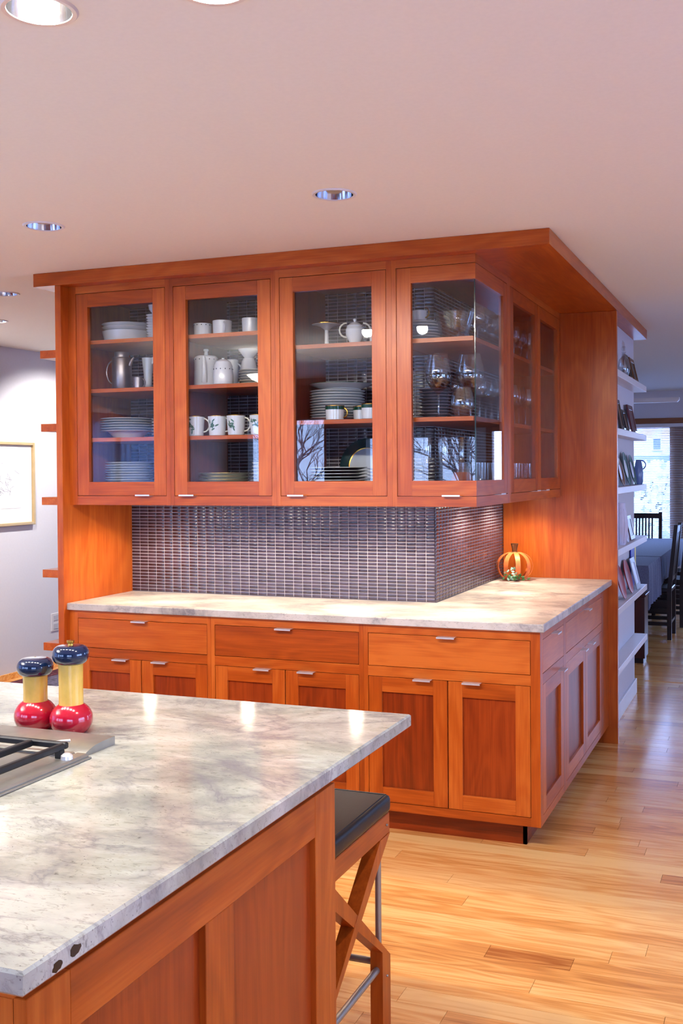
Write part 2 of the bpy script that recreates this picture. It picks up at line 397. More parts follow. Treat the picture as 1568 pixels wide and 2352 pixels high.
# ceiling with round cut-outs for the cans
LIT = [(-.14, -2.325), (-.515, -2.37), (-.90, -2.37), (-1.285, -2.37), (-1.67, -2.37), (.63, -2.33)]
WASH_FILL = [(-3.6, 1.1), (-3.6, 2.6)]  # out-of-view cans added only to brighten the left wall
OFF = [(-.522, -.826), (-1.72, -.826), (-2.88, .33)]
RC = .066
def ceiling():
    mb = MB(); h = .1
    cans = LIT+OFF+WASH_FILL
    Xs = sorted({LX-.12, RX+.12}|{round(c[0]+d, 4) for c in cans for d in (-h, h)}); Ys = sorted({FY-.12, BY+.12}|{round(c[1]+d, 4) for c in cans for d in (-h, h)})
    for i in range(len(Xs)-1):
        for j in range(len(Ys)-1):
            x0, x1, y0, y1 = Xs[i], Xs[i+1], Ys[j], Ys[j+1]; cx, cy = (x0+x1)/2, (y0+y1)/2
            if any(abs(cx-c[0]) < h and abs(cy-c[1]) < h for c in cans): continue
            mb.add([(x0, y0, CEIL), (x1, y0, CEIL), (x1, y1, CEIL), (x0, y1, CEIL)], [(0, 3, 2, 1)], CEILM)
    for c in cans:
        n = 32; vs = []
        for k in range(n):
            a = 2*pi*k/n; q = max(abs(cos(a)), abs(sin(a)))
            vs += [(c[0]+RC*cos(a), c[1]+RC*sin(a), CEIL), (c[0]+h*cos(a)/q, c[1]+h*sin(a)/q, CEIL)]
        mb.add(vs, [(2*k, 2*k+1, (2*k+3) % (2*n), (2*k+2) % (2*n)) for k in range(n)], CEILM)
    # roof deck above
    mb.box(LX-.12, RX+.12, FY-.12, BY+.12, CEIL+.22, CEIL+.3, CEILM)
    return tag(mb.build('ceiling', normals=False), 'smooth off white ceiling with recessed lights', 'ceiling', kind='structure')
ceiling()
def can_light(x, y, lit, label, wash=False):
    e = empty('recessed_light', (x, y, CEIL), label, 'light', 'lit recessed lights' if lit else 'unlit recessed lights')
    t = MB(); t.lathe([(RC-.002, .0), (RC-.001, -.004), (RC+.008, -.005), (RC+.012, -.001), (RC+.012, .0)], WHITE if not lit else CHROME, 40, (x, y, CEIL)); t.build('trim_ring', e)
    r = MB(); r.lathe([(RC-.002, -.002), (RC-.004, .02), (RC-.012, .06), (RC-.024, .1), (RC-.03, .115)], REFLM, 40, (x, y, CEIL)); r.build('reflector', e)
    b = MB(); b.lathe([(0, .016), (.022, .018), (.031, .026), (.031, .112), (0, .112)], BULB if lit else WHITE, 24, (x, y, CEIL)); b.build('bulb', e)
    if wash: spot('wall_fill_lamp', (x, y, CEIL-.012), 55, radians(112), .6, (1, .95, .88), .03, target=(LX, y+.1, .9))
    elif lit:
        spot("can_lamp", (x, y, CEIL-.012), CAN_W, radians(177), .12, (1, .95, .88), .035)
for i, (x, y) in enumerate(LIT):
    lab = ['lit recessed ceiling light cut off by the top edge of the photo', 'lit chrome recessed ceiling light glowing in the top left corner'][i] if i < 2 else ['lit recessed light third from right in the row over the island', 'lit recessed light fourth from right in the row over the island', 'lit recessed light leftmost in the row over the island', 'lit recessed light at the right end of the row, above the aisle'][i-2]
    can_light(x, y, True, lab)
for (x, y), lab in zip(WASH_FILL, ('unseen recessed light added to brighten the framed drawing on the left wall', 'unseen recessed light added to brighten the left wall beyond the drawing')): can_light(x, y, True, lab, True)
for (x, y), lab in zip(OFF, ['unlit chrome recessed ceiling light centred above the cabinets', 'unlit chrome recessed ceiling light above the left end of the cabinets', 'small unlit recessed ceiling light at the far left edge']):
    can_light(x, y, False, lab)
# floor: base slab + boards
PW = .0889
def floor():
    mb = MB(); mb.box(LX-.12, RX+.12, FY-.12, BY+.12, -.12, -.004, RUBBER)
    f = tag(mb.build('floor'), 'honey oak strip floor with a satin finish', 'floor', kind='structure')
    rest = MB(); y = -.953-PW*51; n = 0
    while y < BY:
        x = LX-random.random()
        while x < RX:
            l = random.choice([.45, .7, .9, 1.1, 1.35, 1.6, 1.9])*random.uniform(.85, 1.1)
            x2 = x+l; rnd = random.gauss(.5, .34)
            if abs(y+.953) < .02 and x < .02 < x2: x2 = .02
            elif abs(y+.953) < .02 and abs(x-.02) < .001: x2, rnd = .288, -.35
            a, b = max(x, LX), min(x2, RX)
            if b > a:
                near = -2.3 < y < 1.75 and b > -.75 and a < 1.7 and not (y > .15 and b < .1)
                m = MB() if near else rest
                m.box(a+.0006, b-.0006, y+.0005, y+PW-.0005, -.006, 0., OAK, 0, rnd)
                if near: m.build('plank', f); n += 1
            x = x2
        y += PW
    r = rest.build('plank_field', f); r['kind'] = 'stuff'
    print('planks', n)
    return f
floor()
# threshold board between kitchen and dining room
mb = MB(); mb.box(-.02, RX, 3.66, 3.79, 0.0002, .004, OAK, .001, .75)
tag(mb.build('trim_1'), 'flush oak threshold board across the floor', 'trim', kind='structure')
# hutch core walls
mb = MB(); mb.box(XL-.03, XT-.008, YT+.009, 3.215, 0, SOF, WALLW); mb.box(XT-.008, -.035, YR+.034, 3.215, 0, SOF, WALLW)
core = tag(mb.build('wall_center'), 'white wall end of the cabinet block carrying the right hand ledges, tiled towards the kitchen', 'wall', kind='structure')
mb = MB(); mb.box(-.035, -.021, YR+.034, 3.229, 0, .1, WHITE, .002); mb.box(-.3, -.0215, 3.215, 3.229, 0, .1, WHITE, .002)
tag(mb.build('baseboard_right'), 'low white baseboard under the shelf wall', 'baseboard', kind='structure')
mb = MB(); mb.box(LX, LX+.014, FY, BY, 0, .045, OAK, .002)
tag(mb.build('baseboard_left'), 'low oak baseboard along the left wall', 'baseboard', kind='structure')
mb = MB(); mb.box(LX+.014, RX, BY-.014, BY, 0, .1, WHITE, .002)
tag(mb.build('baseboard_back'), 'white baseboard under the dining window', 'baseboard', kind='structure')
# tiles: grout bed is proud of the wall, every tile proud of the grout
def tiles():
    g = MB(); g.box(XL, XT-.0035, YT+.0035, YT+.009, H, 2.40, GROUT); g.box(XT-.008, XT-.0035, YT+.0035, YR, H, 2.40, GROUT)
    g.build('grout', core)
    tw, th, gp = 1.6494/34, .0163, .0028
    rest = MB(); cnt = 0
    def tile(m, o, u, w, n, x0, z0, tw_):
        a, b, c, d = x0+gp/2, x0+tw_-gp/2, z0+gp/2, z0+th-gp/2; k = .003
        P = lambda s, z, h: tuple(Vector(o)+Vector(u)*s+Vector((0, 0, z))+Vector(n)*h)
        vs = [P(a, c, 0), P(b, c, 0), P(b, d, 0), P(a, d, 0), P(a+.0006, c+.0006, .0026), P(b-.0006, c+.0006, .0026), P(b-.0006, d-.0006, .0026), P(a+.0006, d-.0006, .0026), P(a+k, c+k, .0035), P(b-k, c+k, .0035), P(b-k, d-k, .0035), P(a+k, d-k, .0035)]
        fs = [(8, 9, 10, 11)]+[(i, (i+1) % 4, 4+(i+1) % 4, 4+i) for i in range(4)]+[(4+i, 4+(i+1) % 4, 8+(i+1) % 4, 8+i) for i in range(4)]
        m.add(vs, fs, TILEM, random.random())
    rows = int((2.40-H)/th)
    for j in range(rows):
        z = H+j*th
        for i in range(34):
            if j < 29 and i >= 24:
                m = MB(); tile(m, (XL, YT+.0035, 0), (1, 0, 0), tw, (0, -1, 0), i*tw, z, tw); m.build('tile', core); cnt += 1
            else: tile(rest, (XL, YT+.0035, 0), (1, 0, 0), tw, (0, -1, 0), i*tw, z, tw)
        n2 = 26; tw2 = (YR-YT)/n2
        for i in range(n2): tile(rest, (XT-.0035, YT, 0), (0, 1, 0), tw2, (1, 0, 0), i*tw2, z, tw2)
    r = rest.build('tile_field', core); r['kind'] = 'stuff'
    print('tiles', cnt)
tiles()
# windows
def window(name, axis, pos, a0, a1, z0, z1, nm, label, mat=WHITE, inward=1, mull_w=.06, mulls=()):
    fr = MB(); w = .05; d0, d1 = pos-.02*inward, pos+.1*(-inward)
    d0, d1 = (pos+.02*inward, pos-.10*inward)
    def bx(m, a, b, c, e, p, q, mt, ch=.003):
        (m.box(p, q, a, b, c, e, mt, ch) if axis == 'x' else m.box(a, b, p, q, c, e, mt, ch))
    bx(fr, a0-.03, a0+w, z0-.03, z1+.05, d0, d1, mat); bx(fr, a1-w, a1+.03, z0-.03, z1+.05, d0, d1, mat)
    bx(fr, a0+w, a1-w, z1-w, z1+.05, d0, d1, mat); bx(fr, a0+w, a1-w, z0-.03, z0+w, d0, d1, mat)
    for k in range(1, nm):
        c = a0+(a1-a0)*k/nm; bx(fr, c-mull_w/2, c+mull_w/2, z0+w, z1-w, d0, d1, mat)
    for c, q in mulls: bx(fr, c-q/2, c+q/2, z0+w, z1-w, d0, d1, mat)
    o = tag(fr.build(name), label, 'window', kind='structure')
    pn = MB(); q = pos-.06*inward
    bx(pn, a0+w, a1-w, z0+w, z1-w, q-.002, q+.002, WPANE, 0); pn.build('pane', o)
    return o
WN = [('x', LX, W_LEFT, 1), ('x', RX, W_RIGHT, -1), ('y', FY, W_FRONT, 1), ('y', BY, W_BACK, -1)]
WOODTRIM = wood('casing_wood', 'x', lin(104, 58, 34), lin(140, 84, 50), lin(164, 104, 64), rough=.4)
DKTRIM = plain('dark_window_trim', lin(28, 26, 34), .4)
k = 1
for ax_, pos, holes, inn in WN:
    for h in holes:
        side = {LX: 'left', RX: 'right', FY: 'opposite', BY: 'dining end'}[pos]
        window('window_%d' % k, ax_, pos, h[0], h[1], h[2], h[3], 2 if h[1]-h[0] > 1.2 and pos != BY and h[0] != -2.95 else 1,
               {LX: ['dark framed window behind the vertical blind in the left wall'], RX: ['dark framed window in the right wall nearest the island', 'dark framed window in the right wall beside the hutch', 'dark framed window in the right wall of the dining room'],
                FY: ['tall glazed opening mirrored in the third glass door', 'window with two mullions mirrored in the corner glass door', 'dark framed window in the plum wall behind the island front']}[pos][holes.index(h)] if pos != BY else
               ['dining room window with wood head casing behind the blind', 'dining room window right of the dark mullion', 'glazed door at the right end of the dining room'][holes.index(h)],
               WOODTRIM if pos == BY else DKTRIM, inn, mulls=((-2.205, .11), (-1.917, .077)) if h[0] == -2.95 else ())
        k += 1
        L_ = h[1]-h[0]; c = (h[0]+h[1])/2; zc = (h[2]+h[3])/2
        rot = {LX: (0, -pi/2, 0), RX: (0, pi/2, 0), FY: (pi/2, 0, pi), BY: (pi/2, 0, 0)}
        if ax_ == 'x': portal('daylight_portal', (pos-.13*inn, c, zc), (0, -pi/2*inn, 0), h[3]-h[2], L_)
        else: portal('daylight_portal', (c, pos-.13*inn, zc), (pi/2*inn, 0, 0), L_, h[3]-h[2])
# head casing across the dining windows
mb = MB(); mb.box(-.27, -.17, BY-.022, BY, .5, 2.0755, WOODTRIM, .002)
tag(mb.build('trim_3'), 'dark wood mullion board between the two dining windows', 'trim', kind='structure')
mb = MB(); mb.box(-2.45, 3.1, BY-.03, BY, 2.076, 2.14, WOODTRIM, .003)
tag(mb.build('trim_2'), 'reddish brown wood head casing over the dining window', 'trim', kind='structure')
# ---- outdoors
mb = MB(); mb.box(-40, 40, -40, 60, -.5, -.4, plain('bounce_lawn', lin(206, 208, 214), .9, var=.1, scale=1.5))  # unseen ground, whitened so daylight bounces up to the ceiling
tag(mb.build('ground'), 'unseen lawn outside the windows, made pale to bounce daylight indoors', 'ground', kind='structure')
def house():
    e = empty('neighbour_house', (-2.6, 20, -.4), 'pale neighbouring house seen through the dining room blind', 'house')
    SID = plain('white_siding', lin(226, 228, 236), .7); RF = plain('slate_roof', lin(96, 106, 140), .8); GL = plain('dark_window_glass', lin(70, 84, 120), .1)
    a = MB()
    for i in range(28): a.box(-7.6, 1.4, 20-.004*(i % 2), 23, -.4+i*.18, -.4+i*.18+.178, SID)
    a.build('siding_wall', e)
    r = MB(); r.box(-7.8, 1.6, 18.9, 20.1, 1.68, 1.83, RF); r.build('porch_roof', e)
    for x in (-6, -3.2, -.3):
        p = MB(); p.box(x, x+.14, 19.0, 19.14, -.4, 1.68, SID); p.build('porch_post', e)
    w = MB(); w.box(-1.737, -1.514, 19.93, 19.99, 1.934, 2.245, SID); fr = w.build('window', e)
    g = MB(); g.box(-1.70, -1.545, 19.92, 19.94, 1.965, 2.21, GL); g.build('pane', fr)
house()
BARK = plain('winter_bark', lin(96, 88, 92), .85, var=.3, scale=20)
def bare_tree(x, y, h, seed, label):
    rg = random.Random(seed); e = empty('bare_tree', (x, y, -.4), label, 'tree', 'bare trees outside')
    tr = MB(); br = MB()
    def grow(p, d, l, r, lev, mb):
        q = p+d*l; mid = p+d*l*.5+Vector((rg.uniform(-1, 1), rg.uniform(-1, 1), rg.uniform(-.4, .6)))*l*.06
        mb.tube([p, mid, q], [r, r*.85, r*.68], BARK, 5 if lev < 2 else 3)
        if lev >= 6: return
        for k in range(3 if lev < 5 else 2):
            u = Vector((rg.uniform(-1, 1), rg.uniform(-1, 1), rg.uniform(-.5, .8)))
            grow(mid if k == 2 else q, (d+u*.75).normalized(), l*rg.uniform(.62, .84), r*.6, lev+1, br)
    grow(Vector((x, y, -.4)), Vector((rg.uniform(-.1, .1), 0, 1)).normalized(), h*.22, .07, 0, tr)
    tr.build('trunk', e); br.build('branches', e)
for i, (x, y, h, lab) in enumerate([(-7.5, -13.8, 5.5, 'bare tree mirrored in the third glass door'), (-3.4, -12.2, 5.5, 'bare tree mirrored in the corner glass door')]):
    bare_tree(x, y, h, 30+i, lab)
def shrub():
    e = empty('blossom_shrub', (-1.5, 15.5, -.4), 'pale flowering shrub outside the dining room window', 'shrub')
    PALE = plain('pale_blossom', lin(226, 228, 214), .8, var=.3, scale=8); rg = random.Random(4)
    t = MB()
    for k in range(9): t.tube([(-1.5, 15.5, -.4), (-1.5+rg.uniform(-.5, .5), 15.5+rg.uniform(-.4, .4), .7), (-1.5+rg.uniform(-1, 1), 15.5+rg.uniform(-.7, .7), 1.5)], [.04, .025, .01], BARK, 4)
    t.build('stems', e)
    b = MB()
    for k in range(1600):
        u = Vector((rg.gauss(0, 1), rg.gauss(0, 1), rg.gauss(0, 1))).normalized()*rg.uniform(.55, 1); p = Vector((-1.5, 15.5, .75))+Vector((u.x*1.5, u.y*.9, u.z*.95))
        a = Vector((rg.uniform(-1, 1), rg.uniform(-1, 1), rg.uniform(-1, 1))).normalized()*.09; c = a.orthogonal().normalized()*.08
        b.add([p-a, p+c, p+a, p-c], [(0, 1, 2, 3)], PALE)
    o = b.build('blossoms', e, normals=False); o['kind'] = 'stuff'
shrub()

# ================================================================== CABINETS
class Face:
    """boards laid out on a vertical face: u along it, n outward, z up"""
    def __init__(s, axis, pos): s.axis, s.pos = axis, pos
    def box(s, mb, u0, u1, n0, n1, z0, z1, g='z', mats=None, ch=0., rnd=None, mat=None):
        w = {'front': 'x', 'side': 'y'}[s.axis]
        m = mat or (mats or WOOD)[w if g == 'u' else g if g == 'z' else g]
        if s.axis == 'front': mb.box(u0, u1, s.pos-n1, s.pos-n0, z0, z1, m, ch, rnd)
        else: mb.box(s.pos+n0, s.pos+n1, u0, u1, z0, z1, m, ch, rnd)
    def pt(s, u, n, z): return (u, s.pos-n, z) if s.axis == 'front' else (s.pos+n, u, z)
FB, SB = Face('front', 0.), Face('side', 0.)
FU, SU = Face('front', .015), Face('side', -.261)
IS = Face('side', -.005)
GAP = .0022
def pull(face, u, z, parent, under=False, w=.076):
    m = MB(); s = -1 if under else 1
    a, b = (z+.0003, z+.0019) if not under else (z-.0019, z-.0003)
    face.box(m, u-w/2, u+w/2, -.012, .028, a, b, mat=CHROME)
    lo, hi = (z-.005, z+.0019) if not under else (z-.0019, z+.005)
    face.box(m, u-w/2, u+w/2, .0262, .0285, lo, hi, mat=CHROME, ch=.0004)
    return m.build('pull', parent)
def shaker_door(face, u0, u1, z0, z1, pu, parent):
    a, b, c, d = u0+GAP, u1-GAP, z0+GAP, z1-GAP; w = .060
    m = MB()
    face.box(m, a, a+w, -.021, 0, c, d, 'z', ch=.0008); face.box(m, b-w, b, -.021, 0, c, d, 'z', ch=.0008)
    face.box(m, a+w, b-w, -.021, -.0002, d-w-.003, d, 'u', ch=.0008); face.box(m, a+w, b-w, -.021, -.0002, c, c+w, 'u', ch=.0008)
    o = m.build('door', parent)
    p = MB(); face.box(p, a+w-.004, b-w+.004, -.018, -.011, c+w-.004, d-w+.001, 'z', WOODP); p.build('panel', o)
    if pu is not None: pull(face, pu, d, o)
    return o
def drawer(face, u0, u1, z0, z1, parent):
    m = MB(); face.box(m, u0+GAP, u1-GAP, -.02, 0, z0+GAP, z1-GAP, 'u', ch=.0008); o = m.build('drawer', parent)
    pull(face, (u0+u1)/2, z1-GAP, o)
ZB, ZT = .1, H-.0332
def base_unit(face, ua, ub, dr, doors, pulls, depth, label, cz=None, ends=(0, 0), e=None, body=True):
    """ua..ub = the unit; dr = drawer span; doors = list of spans"""
    e = e or empty('base_cabinet', face.pt((ua+ub)/2, -.1, 0), label, 'cabinet', 'base cabinets of the hutch')
    m = MB(); n0 = -.02
    face.box(m, ua, dr[0], n0, 0, ZB, ZT, 'z'); face.box(m, dr[1], ub, n0, 0, ZB, ZT, 'z')
    for a, b in ((.845, ZT), (.664, .706), (ZB, .135)): face.box(m, dr[0], dr[1], n0, -.0003, a, b, 'u')
    m.build('face_frame', e)
    c = MB(); u0, u1 = (cz or (ua+.002, ub-.002))
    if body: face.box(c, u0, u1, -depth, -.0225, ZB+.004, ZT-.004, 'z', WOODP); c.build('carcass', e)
    k = MB(); face.box(k, (cz or (ua, ub))[0]+ends[0], (cz or (ua, ub))[1]+ends[1], -.09, -.075, 0, ZB+.004, 'u', WOODP, rnd=.2); k.build('toe_kick', e)
    drawer(face, dr[0], dr[1], .706, .845, e)
    for d, p in zip(doors, pulls): shaker_door(face, d[0], d[1], .135, .664, p, e)
    return e
base_unit(FB, XL+.0005, -1.486, (-2.199, -1.505), [(-2.199, -1.852), (-1.852, -1.505)], [-1.957, -1.747], .5, 'cherry base cabinet with wide drawer at the left end under the granite counter')
base_unit(FB, -1.4855, -.7535, (-1.467, -.774), [(-1.467, -1.1205), (-1.1205, -.774)], [-1.226, -1.015], .5, 'middle cherry base cabinet half hidden behind the island top')
corner = base_unit(FB, -.753, 0., (-.733, -.039), [(-.733, -.384), (-.384, -.039)], [-.489, -.279], .5, 'cherry corner base cabinet with two tall front doors and a narrow side door', cz=(-.75, -.0225), ends=(0, -.0525))
base_unit(SB, .0205, .515, (.047, .485), [(.047, .485)], [.40], .42, '', cz=(.0225, .515), ends=(.0525, 0), e=corner, body=False)
base_unit(SB, .5155, YR-.0005, (.545, 1.555), [(.545, 1.05), (1.05, 1.555)], [.945, 1.155], .56, 'wide cherry base cabinet with two doors beside the tall right end panel')
# counter of the hutch
def edge_prism(mb, poly, z0, z1, mat, c=.003):
    n = len(poly); ins = []
    for i in range(n):
        p, q, r = Vector(poly[i-1]), Vector(poly[i]), Vector(poly[(i+1) % n]); a, b = (q-p).normalized(), (r-q).normalized()
        na, nb = Vector((-a.y, a.x)), Vector((-b.y, b.x)); d = (na+nb); d = d/d.dot(na) if abs(d.dot(na)) > 1e-6 else na
        ins.append(tuple(q+d*c))
    L = [[(x, y, z0+c) for x, y in poly], [(x, y, z1-c) for x, y in poly], [(x, y, z1) for x, y in ins], [(x, y, z0) for x, y in ins]]
    vs = [p for l in L for p in l]
    fs = [tuple(range(2*n, 3*n)), tuple(range(3*n, 4*n))[::-1]]
    for a, b in ((0, 1), (1, 2), (3, 0)):
        fs += [(a*n+i, a*n+(i+1) % n, b*n+(i+1) % n, b*n+i) for i in range(n)]
    mb.add(vs, fs, mat)
mb = MB()
edge_prism(mb, [(XL+.0005, -.0185), (.0185, -.0185), (.0185, YR-.0005), (XT+.0005, YR-.0005), (XT+.0005, YT-.0005), (XL+.0005, YT-.0005)], ZT+.0003, H, GRANITE2)
tag(mb.build('countertop'), 'L-shaped pale granite counter on the hutch below the tiles', 'countertop')
# end panels
mb = MB(); mb.box(XL-.0325, XL, -.041, YT+.0085, 0, SOF-.0005, WOOD['z'], .001, .62)
tag(mb.build('end_panel'), 'tall cherry end panel at the left end of the cabinets', 'panel')
mb = MB(); mb.box(XT+.0005, .05, YR, YR+.0325, 0, SOF-.0005, WOOD['z'], .001, .45)
tag(mb.build('end_panel'), 'tall cherry end panel standing right of the counter', 'panel')

# ------------------------------------------------------------------ glass-door cabinets
UZ0, UZ1 = 1.376, SOF-.0005
def glass_door(face, u0, u1, parent, pu, z0=1.418, z1=2.368):
    a, b, c, d = u0+GAP, u1-GAP, z0+GAP, z1-GAP; w = .063
    m = MB()
    face.box(m, a, a+w, -.022, 0, c, d, 'z', ch=.0008); face.box(m, b-w, b, -.022, 0, c, d, 'z', ch=.0008)
    face.box(m, a+w, b-w, -.022, -.0002, d-w, d, 'u', ch=.0008); face.box(m, a+w, b-w, -.022, -.0002, c, c+w, 'u', ch=.0008)
    o = m.build('door', parent)
    p = MB(); face.box(p, a+w-.002, b-w+.002, -.0185, -.0155, c+w-.002, d-w+.002, mat=PANE); p.build('pane', o)
    pull(face, pu, c, o, under=True)
    return o
def upper_front(ua, ub, d, pu, shelves, label, part_l=None, cable=False):
    e = empty('glass_cabinet', (.5*(ua+ub), .25, UZ0), label, 'cabinet', 'glass door wall cabinets')
    m = MB(); F = FU
    F.box(m, ua, d[0], -.02, 0, UZ0, UZ1, 'z'); F.box(m, d[1], ub, -.02, 0, UZ0, UZ1, 'z')
    F.box(m, d[0], d[1], -.02, -.0003, 2.368, UZ1, 'u'); F.box(m, d[0], d[1], -.02, -.0003, UZ0, 1.418, 'u')
    m.build('face_frame', e)
    for nm, a, b in (('bottom_panel', 1.402, 1.43), ('top_panel', 2.372, 2.402)):
        c = MB(); c.box(ua, ub, .0352, YT-.0005, a, b, WOODP['x']); c.build(nm, e)
    if part_l is not None:
        q = MB(); q.box(part_l-.009, part_l+.009, .036, YT-.0005, 1.43, 2.372, WOODP['z']); q.build('side_panel', e)
    x0 = part_l+.0095 if part_l is not None else ua; x1 = ub-.0015 if label.find('third') >= 0 else ub-.0105
    for z in shelves:
        q = MB(); q.box(x0, x1, .055, YT-.006, z-.018, z, WOOD['x'], .001); q.build('shelf', e)
    if cable:
        q = MB(); q.tube([(-1.36, .3, 2.37), (-1.33, .28, 2.345), (-1.29, .26, 2.333), (-1.24, .25, 2.34), (-1.21, .25, 2.37)], .0025, WHITE, 6); q.build('light_cable', e)
    glass_door(FU, d[0], d[1], e, pu)
    return e
S1, S2, S3, T1, T2, FL = 2.151, 1.922, 1.691, 2.077, 1.748, 1.43
upper_front(XL+.0005, -1.696, (-2.203, -1.717), -1.83, (S1, S2, S3), 'leftmost glass door wall cabinet holding stacked white plates and a grey pot')
upper_front(-1.6955, -1.1625, (-1.675, -1.183), -1.60, (S1, S2, S3), 'second glass door wall cabinet holding white teapot and gold rimmed mugs', -1.6855, cable=True)
upper_front(-1.162, -.6235, (-1.142, -.647), -1.06, (T1, T2), 'third glass door wall cabinet holding the upright dark green plate', -1.152)
def upper_corner():
    e = empty('glass_cabinet', (-.44, .28, UZ0), 'corner glass cabinet whose panes meet at the outer corner, full of glassware', 'cabinet', 'glass door wall cabinets')
    xc, yc = -.261, .015
    m = MB(); FU.box(m, -.623, -.603, -.02, 0, UZ0, UZ1, 'z')
    FU.box(m, -.603, xc, -.02, 0, 2.368, UZ1, 'u', rnd=.5); FU.box(m, -.603, xc, -.02, 0, UZ0, 1.418, 'u', rnd=.5)
    for a, b in ((2.368, UZ1), (UZ0, 1.418)): SU.box(m, yc+.0205, .547, -.02, 0, a, b, 'u', rnd=.55)
    SU.box(m, .547, .5765, -.02, 0, UZ0, UZ1, 'z')
    m.build('face_frame', e)
    for nm, a, b in (('bottom_panel', 1.402, 1.43), ('top_panel', 2.372, 2.402)):
        c = MB(); c.prism([(-.623, .0352), (xc-.0205, .0352), (xc-.0205, .5765), (XT+.0005, .5765), (XT+.0005, YT-.0005), (-.623, YT-.0005)], a, b, WOODP['x']); c.build(nm, e)
    for z in (T1, T2):
        q = MB(); q.prism([(-.622, .055), (-.283, .055), (-.283, .576), (XT+.006, .576), (XT+.006, YT-.006), (-.622, YT-.006)], z-.018, z, WOOD['x']); q.build('shelf', e)
    # door that wraps the corner
    d = MB(); w = .063; a, z0, z1 = -.603+GAP, 1.418+GAP, 2.368-GAP
    FU.box(d, a, a+w, -.022, 0, z0, z1, 'z', ch=.0008)
    for p, q in ((z1-w, z1), (z0, z0+w)):
        FU.box(d, a+w, xc, -.022, -.0002, p, q, 'u', rnd=.6); SU.box(d, yc+.0225, .547-GAP-w, -.022, -.0002, p, q, 'u', rnd=.5)
    SU.box(d, .547-GAP-w, .547-GAP, -.022, 0, z0, z1, 'z', ch=.0008)
    o = d.build('door', e)
    p = MB(); FU.box(p, a+w-.002, xc-.006, -.0185, -.0155, z0+w-.002, z1-w+.002, mat=PANE); p.build('pane', o)
    p = MB(); SU.box(p, yc+.019, .547-GAP-w+.002, -.009, -.006, z0+w-.002, z1-w+.002, mat=PANE); p.build('pane', o)
    p = MB(); p.box(xc-.0095, xc-.0055, yc+.0148, yc+.0188, z0+w-.002, z1-w+.002, EDGEG); p.build('pane_edge', o)
    pull(FU, -.362, z0, o, under=True); pull(SU, .36, z0, o, under=True)
upper_corner()
def upper_side():
    e = empty('glass_cabinet', (-.44, 1.19, UZ0), 'glass cabinet with two narrow doors facing the right hand aisle', 'cabinet', 'glass door wall cabinets')
    m = MB(); SU.box(m, .577, .606, -.02, 0, UZ0, UZ1, 'z'); SU.box(m, 1.777, YR-.0005, -.02, 0, UZ0, UZ1, 'z')
    SU.box(m, .606, 1.777, -.02, -.0003, 2.368, UZ1, 'u'); SU.box(m, .606, 1.777, -.02, -.0003, UZ0, 1.418, 'u')
    m.build('face_frame', e)
    for nm, a, b in (('bottom_panel', 1.402, 1.43), ('top_panel', 2.372, 2.402)):
        c = MB(); c.box(XT+.0005, -.2815, .577, YR-.0005, a, b, WOODP['y']); c.build(nm, e)
    for z in (T1, T2):
        q = MB(); q.box(XT+.006, -.283, .5765, YR-.001, z-.018, z, WOOD['y'], .001); q.build('shelf', e)
    glass_door(SU, .606, 1.2, e, 1.09); glass_door(SU, 1.2, 1.777, e, 1.31)
upper_side()
# soffit canopy
e = empty('wood_canopy', (-1.1, .1, SOF), 'cherry canopy board running under the ceiling above all the cabinets', 'canopy')
m = MB(); m.prism([(-2.391, -.0512), (.0542, -.0512), (-.32, .323), (-2.391, .323)], SOF, CEIL-.001, WOOD['x'], .5); m.build('front_board', e)
m = MB(); m.prism([(.0542, -.0512), (.0542, 3.215), (-.32, 3.215), (-.32, .323)], SOF, CEIL-.001, WOOD['y'], .45); m.build('side_board', e)
m = MB(); m.prism([(-2.391, .3235), (-2.0, .3235), (-2.0, 3.215), (-2.391, 3.215)], SOF, CEIL-.001, WOOD['y'], .45); m.build('left_board', e)
# under-cabinet pucks
PK = [(-1.928, .187), (-1.403, .187), (-.865, .187), (-.40, .22), (-.43, .95), (-.43, 1.5)]
for i, (x, y) in enumerate(PK):
    lab = ['round puck light under the leftmost glass cabinet', 'round puck light under the second glass cabinet', 'round puck light under the third glass cabinet', 'round puck light under the corner glass cabinet', 'nearer puck light under the side glass cabinet', 'puck light under the side glass cabinet above the pumpkin'][i]
    e = empty('puck_light', (x, y, 1.4018), lab, 'light', 'under-cabinet puck lights')
    t = MB(); t.lathe([(0, 0), (.034, 0), (.034, -.012), (.026, -.014), (.026, -.011), (0, -.011)], CHROME, 28, (x, y, 1.4018)); t.build('housing', e)
    t = MB(); t.lathe([(0, -.0112), (.024, -.0112), (.02, -.0135), (0, -.0145)], PUCKB, 24, (x, y, 1.4018)); t.build('lens', e)
    spot('puck_lamp', (x, y, 1.384), PUCK_W, radians(150), .6, (1, .84, .66), .02)

